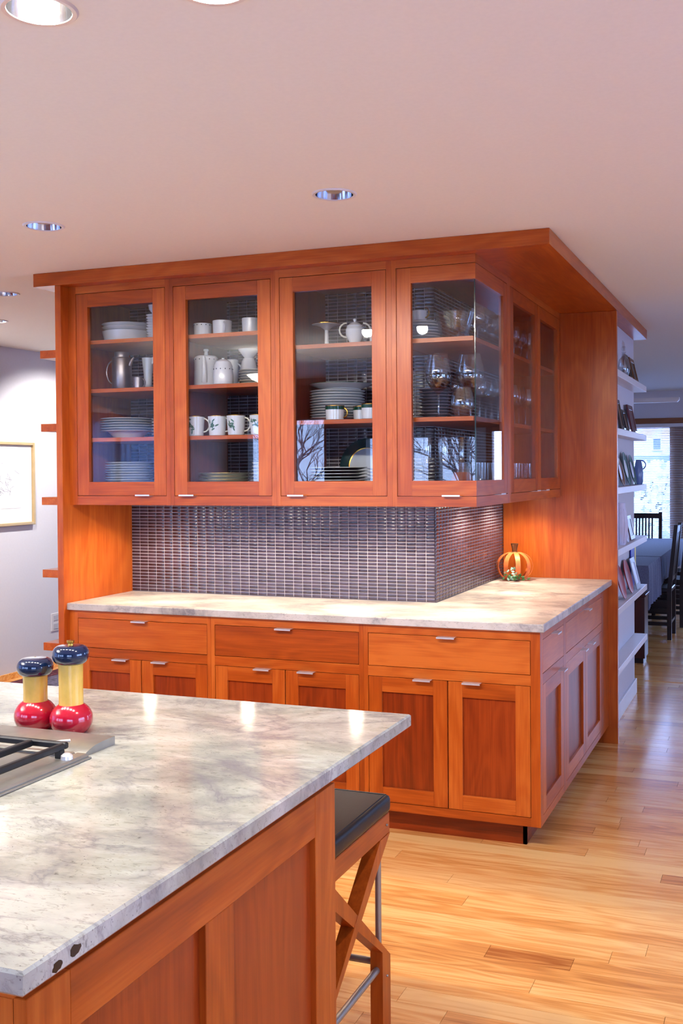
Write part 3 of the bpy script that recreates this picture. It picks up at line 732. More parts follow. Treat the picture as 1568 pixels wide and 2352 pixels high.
# ------------------------------------------------------------------ ledges on both ends
LED_R = [2.085, 1.757, 1.425, 1.077, .747, .41]
names = ['highest', 'second', 'third', 'fourth', 'fifth', 'lowest']
for z, nme in zip(LED_R, names):
    m = MB(); m.box(-.0348, .05, YR+.0335, 3.215, z-.038, z, WHITE, .0015)
    o = tag(m.build('display_ledge', off=Vector((0, 2.5, z-.038))), ('%s white display ledge on the right end wall%s' % (nme if nme in ('highest', 'lowest') else nme+' from top', ', nothing on it' if nme == 'lowest' else '')), 'shelf', 'white ledges on the right end wall')
for z, nme in zip([2.109, 1.761, 1.412, 1.066, .717], ['highest', 'second from top', 'third from top', 'fourth from top', 'lowest']):
    m = MB(); m.box(-2.398, XL-.0328, .0, 3.2, z-.037, z, WOOD['y'], .001)
    tag(m.build('wood_ledge', off=Vector((-2.33, 1, z-.037))), '%s cherry ledge sticking out left of the left end panel' % nme, 'shelf', 'wooden ledges on the left end')

# ================================================================== ISLAND
mb = MB(); edge_prism(mb, [(-3.3, -3.106), (.0228, -3.106), (.0228, -1.6458), (-3.3, -1.6458)], H-.0323, H, GRANITE, .004)
# two black mineral spots showing on the front end of the slab
BSPOT = plain('black_mineral', lin(10, 8, 12), .15)
top = tag(mb.build('countertop', off=Vector((-1, -2.4, H))), 'large pale granite island top with grey veins in the foreground', 'countertop')
def spot_patch(y, z, ry, rz, sd):
    rg = random.Random(sd); m = MB(); n = 14; vs = [(.0231, y, z)]
    for k in range(n): q = rg.uniform(.75, 1.1); vs.append((.0231, y+ry*q*cos(2*pi*k/n), z+rz*q*sin(2*pi*k/n)))
    m.add(vs, [(0, 1+k, 1+(k+1) % n) for k in range(n)], BSPOT); m.build('mineral_spot', top, normals=False)
spot_patch(-3.003, .8985, .012, .0085, 2); spot_patch(-3.04, .893, .011, .007, 5)
isl = empty('island_cabinet', (-1.5, -2.55, 0), 'dark cherry island base with recessed end panels under the granite top', 'cabinet')
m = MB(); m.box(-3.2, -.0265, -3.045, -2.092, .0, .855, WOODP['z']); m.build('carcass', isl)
m = MB(); m.box(-3.2, -.022, -3.07, -1.70, .857, H-.0328, WOOD['x'], .001); m.build('subtop', isl)
def island_end():
    z0, z1 = 0., .857
    m = MB()
    for a, b in ((-3.066, -2.977), (-2.173, -2.070)): IS.box(m, a, b, -.021, 0, z0, z1, 'z', ch=.001)
    IS.box(m, -2.619, -2.522, -.021, 0, z0, .772, 'z', ch=.001); IS.box(m, -2.977, -2.173, -.021, -.0003, .772, z1, 'u', ch=.001)
    for a, b in ((-2.977, -2.619), (-2.522, -2.173)):
        IS.box(m, a, b, -.021, -.0003, .0, .12, 'u', ch=.001)
    m.build('end_frame', isl)
    for a, b in ((-2.977, -2.619), (-2.522, -2.173)):
        p = MB(); IS.box(p, a-.003, b+.003, -.0205, -.013, .117, .775, 'z', WOODP); p.build('end_panel', isl)
    b_ = MB(); b_.box(-3.2, -.027, -2.0915, -2.0705, 0, .855, WOOD['z']); b_.build('back_panel', isl)
    FI = Face('front', -3.066)
    f = MB(); FI.box(f, -.07, -.027, -.021, 0, 0, .855, 'z', ch=.001); FI.box(f, -.78, -.735, -.021, 0, 0, .855, 'z', ch=.001)
    FI.box(f, -.735, -.07, -.021, 0, .82, .855, 'u'); FI.box(f, -.735, -.07, -.021, 0, .64, .68, 'u'); FI.box(f, -.735, -.07, -.021, 0, 0, .1, 'u'); FI.box(f, -3.2, -.78, -.021, 0, 0, .855, 'u')
    f.build('front_frame', isl)
    drawer(FI, -.735, -.07, .68, .82, isl); shaker_door(FI, -.735, -.40, .1, .64, -.47, isl); shaker_door(FI, -.40, -.07, .1, .64, -.33, isl)
island_end()
# cooktop
ck = empty('cooktop', (-.95, -2.5, H), 'stainless gas cooktop with black grates set in the island top', 'cooktop')
cx0, cx1, cy0, cy1 = -1.42, -.492, -2.78, -2.262
m = MB(); m.box(cx0+.01, cx1-.01, cy0+.01, cy1-.002, H+.0003, H+.005, STEEL); m.build('burner_tray', ck)
m = MB()
for a in ((cx0, cx0+.032, cy0, cy1), (cx1-.032, cx1, cy0, cy1), (cx0+.032, cx1-.032, cy0, cy0+.03), (cx0+.032, cx1-.032, cy1-.022, cy1)): m.box(*a, H+.0003, H+.011, STEEL, .004)
m.box(cx1-.004, cx1+.006, cy0-.006, cy1, H+.0003, H+.004, STEEL, .001)
m.build('rim', ck)
def grate(x0, x1):
    g = MB(); y0, y1 = cy0+.07, cy1-.022; z0, z1 = H+.024, H+.038; b = .013
    for a in ((x0, x1, y0, y0+b), (x0, x1, y1-b, y1), (x0, x0+b, y0+b, y1-b), (x1-b, x1, y0+b, y1-b)): g.box(*a, z0, z1, IRON, .003)
    xm, ym = (x0+x1)/2, (y0+y1)/2
    for xb in (x0+.09, x1-.09): g.box(xb-b/2, xb+b/2, y0+b, y1-b, z0, z1, IRON, .002)
    g.box(x0+.09+b/2, xm-.04, ym-b/2, ym+b/2, z0, z1, IRON, .002); g.box(xm+.04, x1-.09-b/2, ym-b/2, ym+b/2, z0, z1, IRON, .002)
    g.box(xm-b/2, xm+b/2, y0+b, ym-.05, z0, z1, IRON, .002); g.box(xm-b/2, xm+b/2, ym+.05, y1-b, z0, z1, IRON, .002)
    for x in (x0+.008, x1-.022):
        for y in (y0+.004, y1-.02): g.box(x, x+.014, y, y+.014, H+.0052, z0+.002, IRON)
    g.build('grate', ck)
    c = MB(); c.lathe([(0, .006), (.05, .006), (.05, .014), (.036, .02), (0, .022)], IRON, 24, (xm, ym, H)); c.build('burner', ck)
grate(-.935, -.527); grate(-1.38, -.955)
m = MB(); m.tube([(-.592, -2.268, H+.012), (-.585, -2.268, H+.026), (-.565, -2.262, H+.03), (-.55, -2.25, H+.03)], .0035, CHROME, 8); m.build('grate_clip', ck)
m = MB(); m.lathe([(0, .0), (.013, 0), (.012, .008), (.007, .012), (0, .012)], CHROME, 16, (-.508, -2.318, H+.0112)); m.build('spring_post', ck)
m = MB(); prof = [(-2.259, H+.0003), (-2.259, H+.003), (-2.252, H+.0075), (-2.238, H+.0125), (-2.22, H+.0165), (-2.195, H+.0185), (-2.146, H+.019), (-2.146, H+.0003)]
m.prism(prof, -1.45, -.508, STEEL, axis='x')
tag(m.build('downdraft_trim', off=Vector((-.95, -2.2, H))), 'brushed steel downdraft vent bar behind the cooktop, under the two mills', 'vent')
def mill(x, y, ztop, ball_top, stem_top, cap_top, label, knob):
    e = empty('spice_mill', (x, y, H), label, 'mill', 'turned wooden mills by the cooktop'); n = 36; z = H
    R = .0500; zc = .032
    m = MB(); pr = [(0, 0.0003), (.034, .0003)]+[(R*cos(a), zc+.0437*sin(a)) for a in [radians(t) for t in range(-45, 57, 9)]]+[(.022, ball_top-H+.001), (0, ball_top-H+.001)]
    m.lathe(pr, REDL, n, (x, y, z)); m.build('bulb_base', e)
    m = MB(); a, b = ball_top-.004-H, stem_top-H
    m.lathe([(0, a), (.0285, a), (.0278, (a+b)/2), (.0285, b), (0, b)], YELL, n, (x, y, z)); m.build('shaft', e)
    m = MB(); h = (cap_top-stem_top)/2; zc = (cap_top+stem_top)/2-H
    m.lathe([(0, zc-h)]+[(.026+.0165*cos(t), zc+h*sin(t)) for t in [radians(q) for q in range(-90, 91, 12)]]+[(0, zc+h)], BLUEL, n, (x, y, z)); m.build('cap', e)
    if knob:
        m = MB(); k = cap_top-H-.001; m.lathe([(0, k), (.007, k), (.006, k+.006), (.009, k+.008), (.009, k+.013), (0, k+.0135)], GOLD, 20, (x, y, z)); m.build('knob', e)
mill(-.671, -2.085, 1.13, .974, 1.076, 1.119, 'taller mill with red bulb base, yellow shaft, navy cap and brass knob', True)
mill(-.775, -2.083, 1.08, .969, 1.042, 1.083, 'shorter mill with red bulb base, yellow shaft and plain navy cap', False)
# stool
def stool():
    e = empty('bar_stool', (-.28, -1.71, 0), 'counter stool with black leather seat and crossed cherry legs tucked under island', 'stool')
    y0, y1 = -1.945, -1.476
    m = MB(); m.box(-.462, -.094, y0-.006, y1+.004, .6035, .652, LEATHER); s = m.build('seat', e)
    bm = bmesh.new(); bm.from_mesh(s.data); bmesh.ops.bevel(bm, geom=list(bm.edges), offset=.017, segments=4, profile=.6, affect='EDGES'); bm.to_mesh(s.data); bm.free(); s.data.polygons.foreach_set('use_smooth', [True]*len(s.data.polygons)); s.data.set_sharp_from_angle(angle=radians(60))
    m = MB(); loop = [(-.449, y0+.008, .6515), (-.107, y0+.008, .6515), (-.107, y1-.01, .6515), (-.449, y1-.01, .6515)]
    m.tube(loop, .0022, LEATHER, 6, closed=True); m.build('piping', s)
    A = [(y0, 0), (y0, .216), (-1.551, .548), (y1, .548), (-1.885, .245), (-1.885, 0)]
    B = [(y0+y1-a, b) for a, b in A]
    for xo, nm in ((-.099, 0), (-.425, 1)):
        r = MB(); r.box(xo-.035, xo, y0, y1, .548, .603, WOOD['y'], .002, .3); r.build('seat_rail', e)
        for pl, dx in ((A, .0012), (B, 0)):
            l = MB(); l.prism(pl, xo-.035-dx, xo+dx, WOOD['z'], .25, axis='x'); l.build('leg', e)
        for y in (-1.52, y0+y1+1.52):
            l = MB(); l.tube([(xo-.0175, y, .222), (xo-.0175, y, .549)], .0085, STEEL, 12); l.build('upright_rod', e)
        l = MB(); l.tube([(xo-.0175, -1.888, .195), (xo-.0175, -1.533, .195)], .0095, STEEL, 12); l.build('footrest_rod', e)
        for y, z in ((-1.50, .575), (y0+.02, .575), (-1.505, .17), (y0+.03, .17)):
            l = MB(); l.sphere((xo+.0012, y, z), .0035, STEEL, 8); l.build('screw', e)
    for y in (-1.508, y0+y1+1.508):
        l = MB(); l.tube([(-.427, y, .205), (-.133, y, .205)], .0095, STEEL, 12); l.build('footrest_rod', e)
stool()

# ================================================================== CONTENTS OF THE GLASS CABINETS
def plate_prof(r, rf, h, t=.0035):
    return [(0, 0), (rf, 0), (rf+.002, .003), (rf+(r-rf)*.45, h*.45), (r-.001, h-t*.8), (r, h-t*.3), (r-.001, h), (rf+(r-rf)*.45-.002, h*.45+t), (rf-.004, t+.002), (0, t+.002)]
def one(name, mb, loc, label, cat, group=None):
    o = bpy.data.objects.new(name, mb.mesh(name)); COL.objects.link(o); o.location = loc
    return tag(o, label, cat, group)
def stack(name, x, y, z, n, pitch, prof, mat, what, where, cat='plate', rim=None, jit=.0015):
    me = MB().lathe(prof, mat, 40).mesh(name); first = None
    rg = random.Random(int(x*1000)+n)
    if rim: rm = MB().lathe(rim, GOLD if rim is None else rim_mat[0], 40).mesh('rim_band')
    for i in range(n):
        o = bpy.data.objects.new(name, me); COL.objects.link(o); o.location = (x+rg.uniform(-jit, jit), y+rg.uniform(-jit, jit), z+.0003+i*pitch)
        tag(o, '%s, %s %s' % (what, nth(i, n), where), cat, what+' '+where)
        if rim:
            c = bpy.data.objects.new('rim_band', rm); COL.objects.link(c); c.parent = o
rim_mat = [GOLD]
def ring(r, z, t=.0016, h=.003): return [(r-t, z), (r+t*.4, z), (r+t*.4, z+h), (r-t, z+h), (r-t, z)]
D1, D2, D3, D4 = 'leftmost glass door', 'second glass door', 'third glass door', 'corner glass door'
# ---- door 1
one('serving_bowl', MB().lathe([(0, 0), (.105, 0), (.112, .006), (.123, .050), (.124, .056), (.121, .056), (.109, .008), (0, .007)], PORC, 44), (-2.065, .24, S1+.0003), 'deep white oval-sided serving bowl on top shelf behind '+D1, 'bowl')
stack('shallow_bowl', -2.065, .24, S1+.046, 2, .016, plate_prof(.126, .085, .030), PORC, 'shallow white bowl', 'of two on the serving bowl, '+D1, 'bowl')
stack('saucer', -1.842, .14, S1, 9, .0122, plate_prof(.047, .030, .016), PORC, 'small white saucer', 'of top shelf pile, '+D1, 'saucer')
one('small_bowl', MB().lathe([(0, 0), (.014, 0), (.016, .01), (.028, .024), (.032, .045), (.030, .045), (.024, .026), (0, .012)], PORC, 28), (-1.848, .14, S1+.1148), 'small flared white bowl topping the saucer pile behind '+D1, 'bowl')
def handle(mb, r, z0, z1, out, ang, mat, rad=.0035):
    pts = []
    for k in range(9):
        t = pi*k/8; pts.append(((r-.002+out*sin(t))*cos(ang), (r-.002+out*sin(t))*sin(ang), (z0+z1)/2-(z1-z0)/2*cos(t)))
    mb.tube(pts, rad, mat, 8); return mb
def cup(name, loc, r, h, label, mat=PORC, ang=0., band=None, dots=False, group=None, holly=False, gold=False, taper=.94, cat='cup', handle_mat=None, hz=(.2, .85), out=.024):
    e = empty(name, loc, label, cat, group)
    b = MB(); b.lathe([(0, .0003), (r*taper-.004, .0003), (r*taper, .004), (r, h-.001), (r-.0012, h), (r-.0032, h-.002), (r*taper-.003, .006), (0, .005)], mat, 36, loc); b.build('body', e)
    if ang is not None:
        m = handle(MB(), r*.97, h*hz[0], h*hz[1], out, ang, handle_mat or mat); m.xform(Matrix.Translation(loc)); m.build('handle', e)
    if band: m = MB().lathe([(r*.995+.0002, h-band), (r+.0006, h-band), (r+.0008, h-.0015), (r-.0005, h-.0015)], GREENB, 36, loc); m.build('green_band', e)
    if gold: m = MB().lathe(ring(r, h-.0012), GOLD, 36, loc); m.build('gold_rim', e)
    if dots:
        for k in range(-4, 5):
            A = -1.18+k*.5; q = MB().sphere((loc[0]+(r+.0003)*cos(A), loc[1]+(r+.0003)*sin(A), loc[2]+h*.87), .0026, NAVYDOT, 8); q.build('dot', e)
    if holly:
        m = MB(); rg = random.Random(int(loc[0]*999))
        for k in range(11):
            A = -1.62+rg.gauss(0, .22); zz = h*.55+rg.gauss(0, h*.14); L = .012; tl = rg.uniform(0, pi)
            P = []
            for du, dv in ((-1, 0), (-.3, .32), (.5, .25), (1, 0), (.4, -.28), (-.4, -.3)):
                u, v = (du*cos(tl)-dv*sin(tl))*L, (du*sin(tl)+dv*cos(tl))*L; a = A+u/r; rr = r*(taper+(1-taper)*(zz+v)/h)+.0006
                P.append((loc[0]+rr*cos(a), loc[1]+rr*sin(a), loc[2]+zz+v))
            m.add(P, [(0, 1, 2, 3, 4, 5)], HOLLY)
        m.build('holly_sprig', e)
    return e
# grey pot with loop handle, spouted jug and small cup
L0 = (-2.076, .20, S2); e = empty('coffee_pot', L0, 'tall grey pewter coffee pot on second shelf behind '+D1, 'pot')
m = MB(); m.lathe([(0, .0003), (.046, .0003), (.048, .004), (.047, .150), (.044, .158), (.040, .160), (0, .160)], PEWTER, 40, L0); m.build('body', e)
m = MB(); m.lathe([(0, .1602), (.035, .1602), (.035, .182), (.033, .186), (0, .187)], PEWTER, 36, L0); m.build('lid', e)
m = handle(MB(), .047, .035, .145, .034, pi*1.06, PEWTER, .0035); m.xform(Matrix.Translation(L0)); m.build('handle', e)
m = MB(); m.tube([(-2.03, .2, S2+.12), (-2.018, .2, S2+.145), (-2.006, .2, S2+.158)], [.010, .008, .005], PEWTER, 10); m.build('spout', e)
L0 = (-2.0, .31, S2); e = empty('cream_jug', L0, 'slim pale jug with a pointed lip behind the grey pot', 'jug')
m = MB(); m.lathe([(0, .0003), (.014, .0003), (.016, .01), (.022, .09), (.030, .165), (.0285, .165), (.020, .09), (.013, .012), (0, .01)], PORC, 28, L0); m.build('body', e)
m = MB(); m.prism([(-1.973, S2+.13), (-1.945, S2+.170), (-1.976, S2+.166)], .302, .318, PORC, axis='y'); m.build('lip', e)
cup('cup', (-1.952, .15, S2), .027, .056, 'small grey pewter cup beside the coffee pot behind '+D1, PEWTER, 0., cat='cup', out=.014)
stack('rimmed_bowl', -2.072, .24, S3, 6, .0118, [(0, 0), (.062, 0), (.066, .004), (.098, .031), (.132, .0355), (.134, .037), (.132, .0385), (.097, .034), (.062, .007), (0, .006)], PORC, 'wide rimmed white bowl', 'of third shelf stack, '+D1, 'bowl')
stack('saucer', -1.812, .15, S3, 6, .0142, plate_prof(.058, .034, .016), PORC, 'white saucer', 'beside the rimmed bowls, '+D1, 'saucer')
stack('dinner_plate', -2.072, .25, FL, 12, .0118, plate_prof(.118, .075, .017), PORC, 'white dinner plate', 'of floor stack, '+D1)
# ---- door 2
cup('cup', (-1.600, .15, S1), .042, .060, 'low white cup with navy dots, leftmost on top shelf behind '+D2, dots=True, ang=2.4)
cup('cup', (-1.497, .15, S1), .045, .068, 'larger plain white cup, second on top shelf behind '+D2, ang=-.9)
cup('cup', (-1.44, .31, S1), .036, .066, 'plain white cup set back between two others behind '+D2, ang=2.)
cup('cup', (-1.352, .15, S1), .040, .071, 'plain white cup, rightmost on top shelf behind '+D2, ang=1.2)
L0 = (-1.612, .2, S2); e = empty('teapot', L0, 'tall white cylindrical pot with navy dots and front spout, '+D2, 'teapot')
m = MB(); m.lathe([(0, .0003), (.056, .0003), (.058, .004), (.056, .135), (.052, .142), (.045, .146), (0, .150)], PORC, 40, L0); m.build('body', e)
m = MB(); m.lathe([(0, .148), (.010, .150), (.008, .166), (.013, .172), (.011, .178), (0, .179)], PORC, 24, L0); m.build('lid_knob', e)
m = MB(); m.tube([(-1.592, .148, S2+.02), (-1.587, .140, S2+.06), (-1.586, .136, S2+.10), (-1.590, .138, S2+.138)], [.014, .013, .011, .008], PORC, 12); m.build('spout', e)
for k in range(-4, 5):
    A = -1.2+k*.42
    if abs(k) > 0: q = MB().sphere((L0[0]+.0565*cos(A), L0[1]+.0565*sin(A), S2+.128), .003, NAVYDOT, 8); q.build('dot', e)
L0 = (-1.478, .12, S2); e = empty('sugar_bowl', L0, 'white domed sugar bowl with navy dots in front of the tall pot', 'sugar bowl')
m = MB(); m.lathe([(0, .0003), (.042, .0003), (.046, .004), (.0465, .04), (.042, .079), (0, .079)], PORC, 40, L0); m.build('body', e)
m = MB(); m.lathe([(.0425, .0795), (.042, .088), (.034, .106), (.018, .116), (.006, .118), (.007, .123), (0, .125)], PORC, 36, L0); m.build('lid', e)
for k in range(-4, 5):
    A = -1.35+k*.5; q = MB().sphere((L0[0]+.0435*cos(A), L0[1]+.0435*sin(A), S2+.072), .0028, NAVYDOT, 8); q.build('dot', e)
cup('creamer', (-1.552, .345, S2), .030, .140, 'slim white creamer half hidden behind the domed sugar bowl', ang=0., cat='jug')
stack('saucer', -1.40, .28, S2, 6, .0125, plate_prof(.078, .045, .016), CREAM, 'cream saucer', 'of second shelf pile, '+D2, 'saucer')
one('cup', MB().lathe([(0, .055), (.026, .055), (.034, .04), (.042, 0), (.039, 0), (.031, .036), (.024, .050), (0, .050)], PORC, 32), (-1.43, .28, S2+.0795), 'white cup turned upside down on the cream saucers, '+D2, 'cup')
one('small_bowl', MB().lathe([(0, 0), (.02, 0), (.024, .006), (.048, .036), (.052, .042), (.049, .042), (.022, .01), (0, .008)], PORC, 36), (-1.43, .28, S2+.135), 'flared white bowl balanced above the cream saucers, '+D2, 'bowl')
for i, (x, lab) in enumerate(zip((-1.628, -1.520, -1.417, -1.306), ('first', 'second', 'third', 'fourth'))):
    cup('mug', (x, .125+.01*(i % 2), S3), .043, .091, 'gold rimmed white mug with holly sprig, %s from left behind %s' % (lab, D2), PORC, ang=.15, gold=True, holly=True, group='holly mugs', cat='mug', taper=.86, handle_mat=CREAM, hz=(.22, .9), out=.028)
rim_mat[0] = GOLD
stack('dinner_plate', -1.541, .25, FL, 6, .0150, plate_prof(.130, .085, .018), CREAM, 'gold edged cream plate', 'of low floor stack, '+D2, rim=ring(.1295, .0155, .001, .0022))
stack('side_plate', -1.285, .15, FL, 9, .0155, plate_prof(.060, .036, .014), CREAM, 'small cream plate', 'of right floor stack, '+D2)
# ---- door 3
L0 = (-1.02, .25, T1); e = empty('footed_dish', L0, 'gold edged white dish on a foot, top shelf behind '+D3, 'dish')
m = MB(); m.lathe([(0, .0003), (.03, .0003), (.028, .006), (.010, .02), (.009, .085), (.03, .1), (.066, .108), (.070, .112), (.066, .112), (.03, .105), (0, .104)], PORC, 36, L0); m.build('body', e)
m = MB().lathe(ring(.0695, .110), GOLD, 36, L0); m.build('gold_rim', e)
L0 = (-.850, .17, T1); e = empty('sugar_bowl', L0, 'two-handled white sugar bowl with lid, top shelf behind '+D3, 'sugar bowl')
m = MB(); m.lathe([(0, .0003), (.028, .0003), (.03, .004), (.024, .012), (.040, .045), (.041, .070), (.034, .082), (0, .082)], PORC, 40, L0); m.build('body', e)
m = MB(); m.lathe([(.0345, .0825), (.035, .086), (.022, .097), (.006, .102), (.005, .107), (.009, .112), (.006, .117), (0, .118)], PORC, 32, L0); m.build('lid', e)
for A in (.35, .35+pi):
    m = handle(MB(), .038, .035, .098, .032, A, CREAM, .004); m.xform(Matrix.Translation(L0)); m.build('handle', e)
cup('cup', (-.745, .16, T1), .032, .055, 'plain white cup right of the two-handled sugar bowl', ang=None)
stack('dinner_plate', -1.003, .33, T2, 11, .0122, plate_prof(.128, .08, .022), PORC, 'white dinner plate', 'of middle shelf stack, '+D3)
rim_mat[0] = GREENB
stack('charger_plate', -.985, .33, T2+.149, 1, .01, plate_prof(.150, .09, .026), PORC, 'large green rimmed plate', 'over middle shelf stack, '+D3, rim=ring(.1495, .0235, .001, .0025))
cup('cup', (-.929, .125, T2), .042, .063, 'green banded white cup in front of the plate stack, gold handle', ang=.1, band=.016, gold=True, handle_mat=GOLD, out=.018)
cup('cup', (-.838, .22, T2), .041, .063, 'green banded white cup standing behind two others behind '+D3, ang=2.2, band=.016, gold=True, handle_mat=GOLD, out=.018)
cup('cup', (-.762, .13, T2), .042, .066, 'green banded white cup at the right edge behind '+D3, ang=.9, band=.016, gold=True, handle_mat=GOLD, out=.018)
DARKP = plain('dark_plate_glaze', lin(40, 26, 36), .2, coat=.3)
stack('dark_plate', -.943, .19, FL, 8, .0138, plate_prof(.130, .085, .017), DARKP, 'pale edged dark plate', 'of floor stack, '+D3, rim=ring(.1295, .0145, .001, .0022))
for o in [o for o in bpy.data.objects if o.name.startswith('rim_band') and o.parent and o.parent.name.startswith('dark_plate')]:
    if o.data.materials[0] != CREAM: o.data.materials[0] = CREAM
L0 = (-.928, .425, FL); e = empty('charger_plate', L0, 'dark green charger plate with pale centre standing upright behind '+D3, 'plate')
R = .128; T = Matrix.Translation((L0[0], L0[1]+.03, FL+.0008)) @ Matrix.Rotation(radians(76), 4, 'X') @ Matrix.Translation((0, R, 0))
def rot_lathe(prof, mat): return MB().lathe(prof, mat, 56).xform(T)
rot_lathe([(0, -.004), (R-.002, .004), (R, .006), (R-.001, .008), (.083, .002), (.082, 0), (0, 0)], TEALG).build('rim', e)
rot_lathe([(0, .0004), (.080, .0004), (.080, .0024), (0, .0024)], PORC).build('centre', e)
rot_lathe([(.080, .0006), (.084, .0022), (.083, .0040), (.079, .0028), (.080, .0006)], GOLD).build('gold_line', e)
stack('side_plate', -.70, .15, FL, 8, .0136, plate_prof(.092, .06, .015), PORC, 'white side plate', 'of right floor stack, '+D3)
# ---- corner door: crystal and glass
stack('saucer', -.565, .24, T1, 7, .0125, plate_prof(.088, .05, .015), PORC, 'white saucer', 'of top shelf pile, '+D4, 'saucer')
cup('cup', (-.575, .24, T1+.0985), .034, .045, 'white cup with a gold handle on the saucers behind '+D4, ang=-.3, handle_mat=GOLD, hz=(.3, 1.25), out=.02)
L0 = (-.395, .17, T1); e = empty('crystal_bowl', L0, 'flared cut crystal bowl on top shelf behind '+D4, 'bowl')
m = MB(); m.lathe([(0, .002), (.05, .002), (.054, .006), (.07, .06), (.088, .112), (.085, .113), (.066, .062), (.05, .009), (0, .007)], CRYSTAL, 40, L0); m.build('body', e)
m = MB(); rg = random.Random(3)
for k in range(60):
    A = 2*pi*k/60; z = .012+.08*((k*7) % 10)/10; r0 = .054+.022*z/.08; m.sphere((L0[0]+r0*cos(A), L0[1]+r0*sin(A), L0[2]+z), .004, CRYSTAL, 6)
o = m.build('cut_facets', e); o['kind'] = 'stuff'
def wine_prof(r, h, hb):
    zb = h-hb
    return [(0, .0004), (r*.72, .0004), (r*.7, .002), (.012, .006), (.0045, .014), (.0042, zb-.01), (.009, zb), (r*.6, zb+hb*.12), (r*.93, zb+hb*.3), (r, zb+hb*.42), (r*.95, zb+hb*.65), (r*.72, h), (r*.71, h), (r*.94, zb+hb*.65), (r*.985, zb+hb*.42), (r*.91, zb+hb*.3), (r*.57, zb+hb*.13), (0, zb+.008)]
def glass(name, loc, prof, label, group=None, cat='glass'):
    o = one(name, MB().lathe(prof, CRYSTAL, 32), loc, label, cat, group); return o
glass('wine_glass', (-.463, .15, T2), wine_prof(.055, .272, .165), 'large balloon wine glass nearest the stile behind '+D4)
glass('wine_glass', (-.368, .31, T2), wine_prof(.062, .285, .17), 'large balloon wine glass standing behind the stemless tumbler')
SLESS = [(0, .0004), (.026, .0004), (.029, .003), (.049, .04), (.0515, .055), (.048, .08), (.036, .124), (.035, .124), (.047, .08), (.050, .055), (.047, .04), (.027, .006), (0, .005)]
glass('tumbler', (-.350, .125, T2), SLESS, 'stemless wine tumbler at front of middle shelf, '+D4)
GREYP = plain('grey_porcelain', lin(150, 142, 150), .2, coat=.3)
stack('grey_saucer', -.545, .36, T2, 10, .0138, plate_prof(.072, .045, .015), GREYP, 'grey saucer', 'of middle shelf pile, '+D4, 'saucer')
L0 = (-.365, .16, FL); e = empty('decanter', L0, 'conical glass decanter of red-brown liquor on cabinet floor, '+D4, 'decanter')
m = MB(); m.lathe([(0, .001), (.062, .001), (.066, .006), (.06, .03), (.03, .105), (.013, .135), (.011, .15), (.0115, .225), (.017, .235), (.016, .235), (.010, .225), (.0095, .15), (.011, .137), (.028, .106), (.058, .031), (.062, .008), (0, .005)], CRYSTAL, 36, L0); m.build('body', e)
m = MB(); m.lathe([(0, .006), (.06, .0075), (.0575, .029), (.0345, .088), (0, .088)], AMBER, 32, L0); m.build('liquor', e)
FLUTE = [(0, .0004), (.028, .0004), (.027, .002), (.005, .006), (.004, .08), (.012, .095), (.024, .15), (.025, .2), (.022, .235), (.0212, .235), (.024, .2), (.023, .15), (.010, .097), (0, .09)]
glass('champagne_flute', (-.525, .17, FL), FLUTE, 'slim flute left of the decanter behind '+D4)
glass('champagne_flute', (-.49, .30, FL), FLUTE, 'slim flute set back left of the decanter, '+D4)
# glassware seen through the side doors: nothing tells the members of a row apart
def row(name, z, prof, label, group, ys, xs):
    k = 0; src = None
    for y in ys:
        for x in xs:
            xx = x+(.012 if k % 2 else -.01)
            if src is None: src = glass(name, (xx, y, z), prof, label, group)
            else: copy_thing(src, (xx, y+.01*(k % 3-1), z), label, group=group)
            k += 1
row('wine_glass', T2, wine_prof(.040, .205, .10), 'clear stemmed wine glass on middle shelf behind the side doors', 'wine glasses on the middle side shelf', (.47, .66, .80, .94, 1.08, 1.24, 1.40, 1.56), (-.36, -.48))
row('water_glass', FL, [(0, .0004), (.03, .0004), (.032, .004), (.036, .13), (.0348, .13), (.031, .008), (0, .006)], 'clear straight water glass on cabinet floor behind the side doors', 'water glasses on the side cabinet floor', (.42, .66, .80, .94, 1.08, 1.24, 1.40, 1.56), (-.35, -.46))
row('goblet', T1, wine_prof(.036, .17, .09), 'clear goblet on top shelf behind the side doors', 'goblets on the top side shelf', (.40, .66, .80, .94, 1.08, 1.24, 1.40, 1.56), (-.35, -.46))

# ================================================================== ON THE COUNTER AND THE LEDGES
L0 = (-.487, 1.625, H); e = empty('pumpkin_ornament', L0, 'openwork orange metal pumpkin with leaves on counter by the end panel', 'ornament')
for k in range(9):
    A = 2*pi*k/9+.25; pts = []
    for t in range(15):
        q = radians(-86+172*t/14); rr = .1*cos(q)**.8; pts.append((L0[0]+rr*cos(A), L0[1]+rr*sin(A), L0[2]+.079+.0775*sin(q)))
    m = MB(); m.ribbon(pts, (-sin(A), cos(A), 0), .027, .0016, RUST); m.build('rib', e)
m = MB(); m.lathe([(0, .1555), (.022, .1555), (.02, .1585), (0, .159)], BRONZED, 20, L0); m.build('cap_disc', e)
for k in range(4):
    A = pi/2*k+.5; m = MB(); m.ribbon([(L0[0]+.010*cos(A), L0[1]+.010*sin(A), H+.158), (L0[0]+.013*cos(A), L0[1]+.013*sin(A), H+.18), (L0[0]+.019*cos(A), L0[1]+.019*sin(A), H+.204)], (-sin(A), cos(A), 0), .016, .0016, BRONZED); m.build('stem_strip', e)
m = MB(); m.lathe([(.018, .2), (.021, .2), (.021, .204), (.018, .204), (.018, .2)], BRONZED, 16, L0); m.build('stem_ring', e)
rg = random.Random(5)
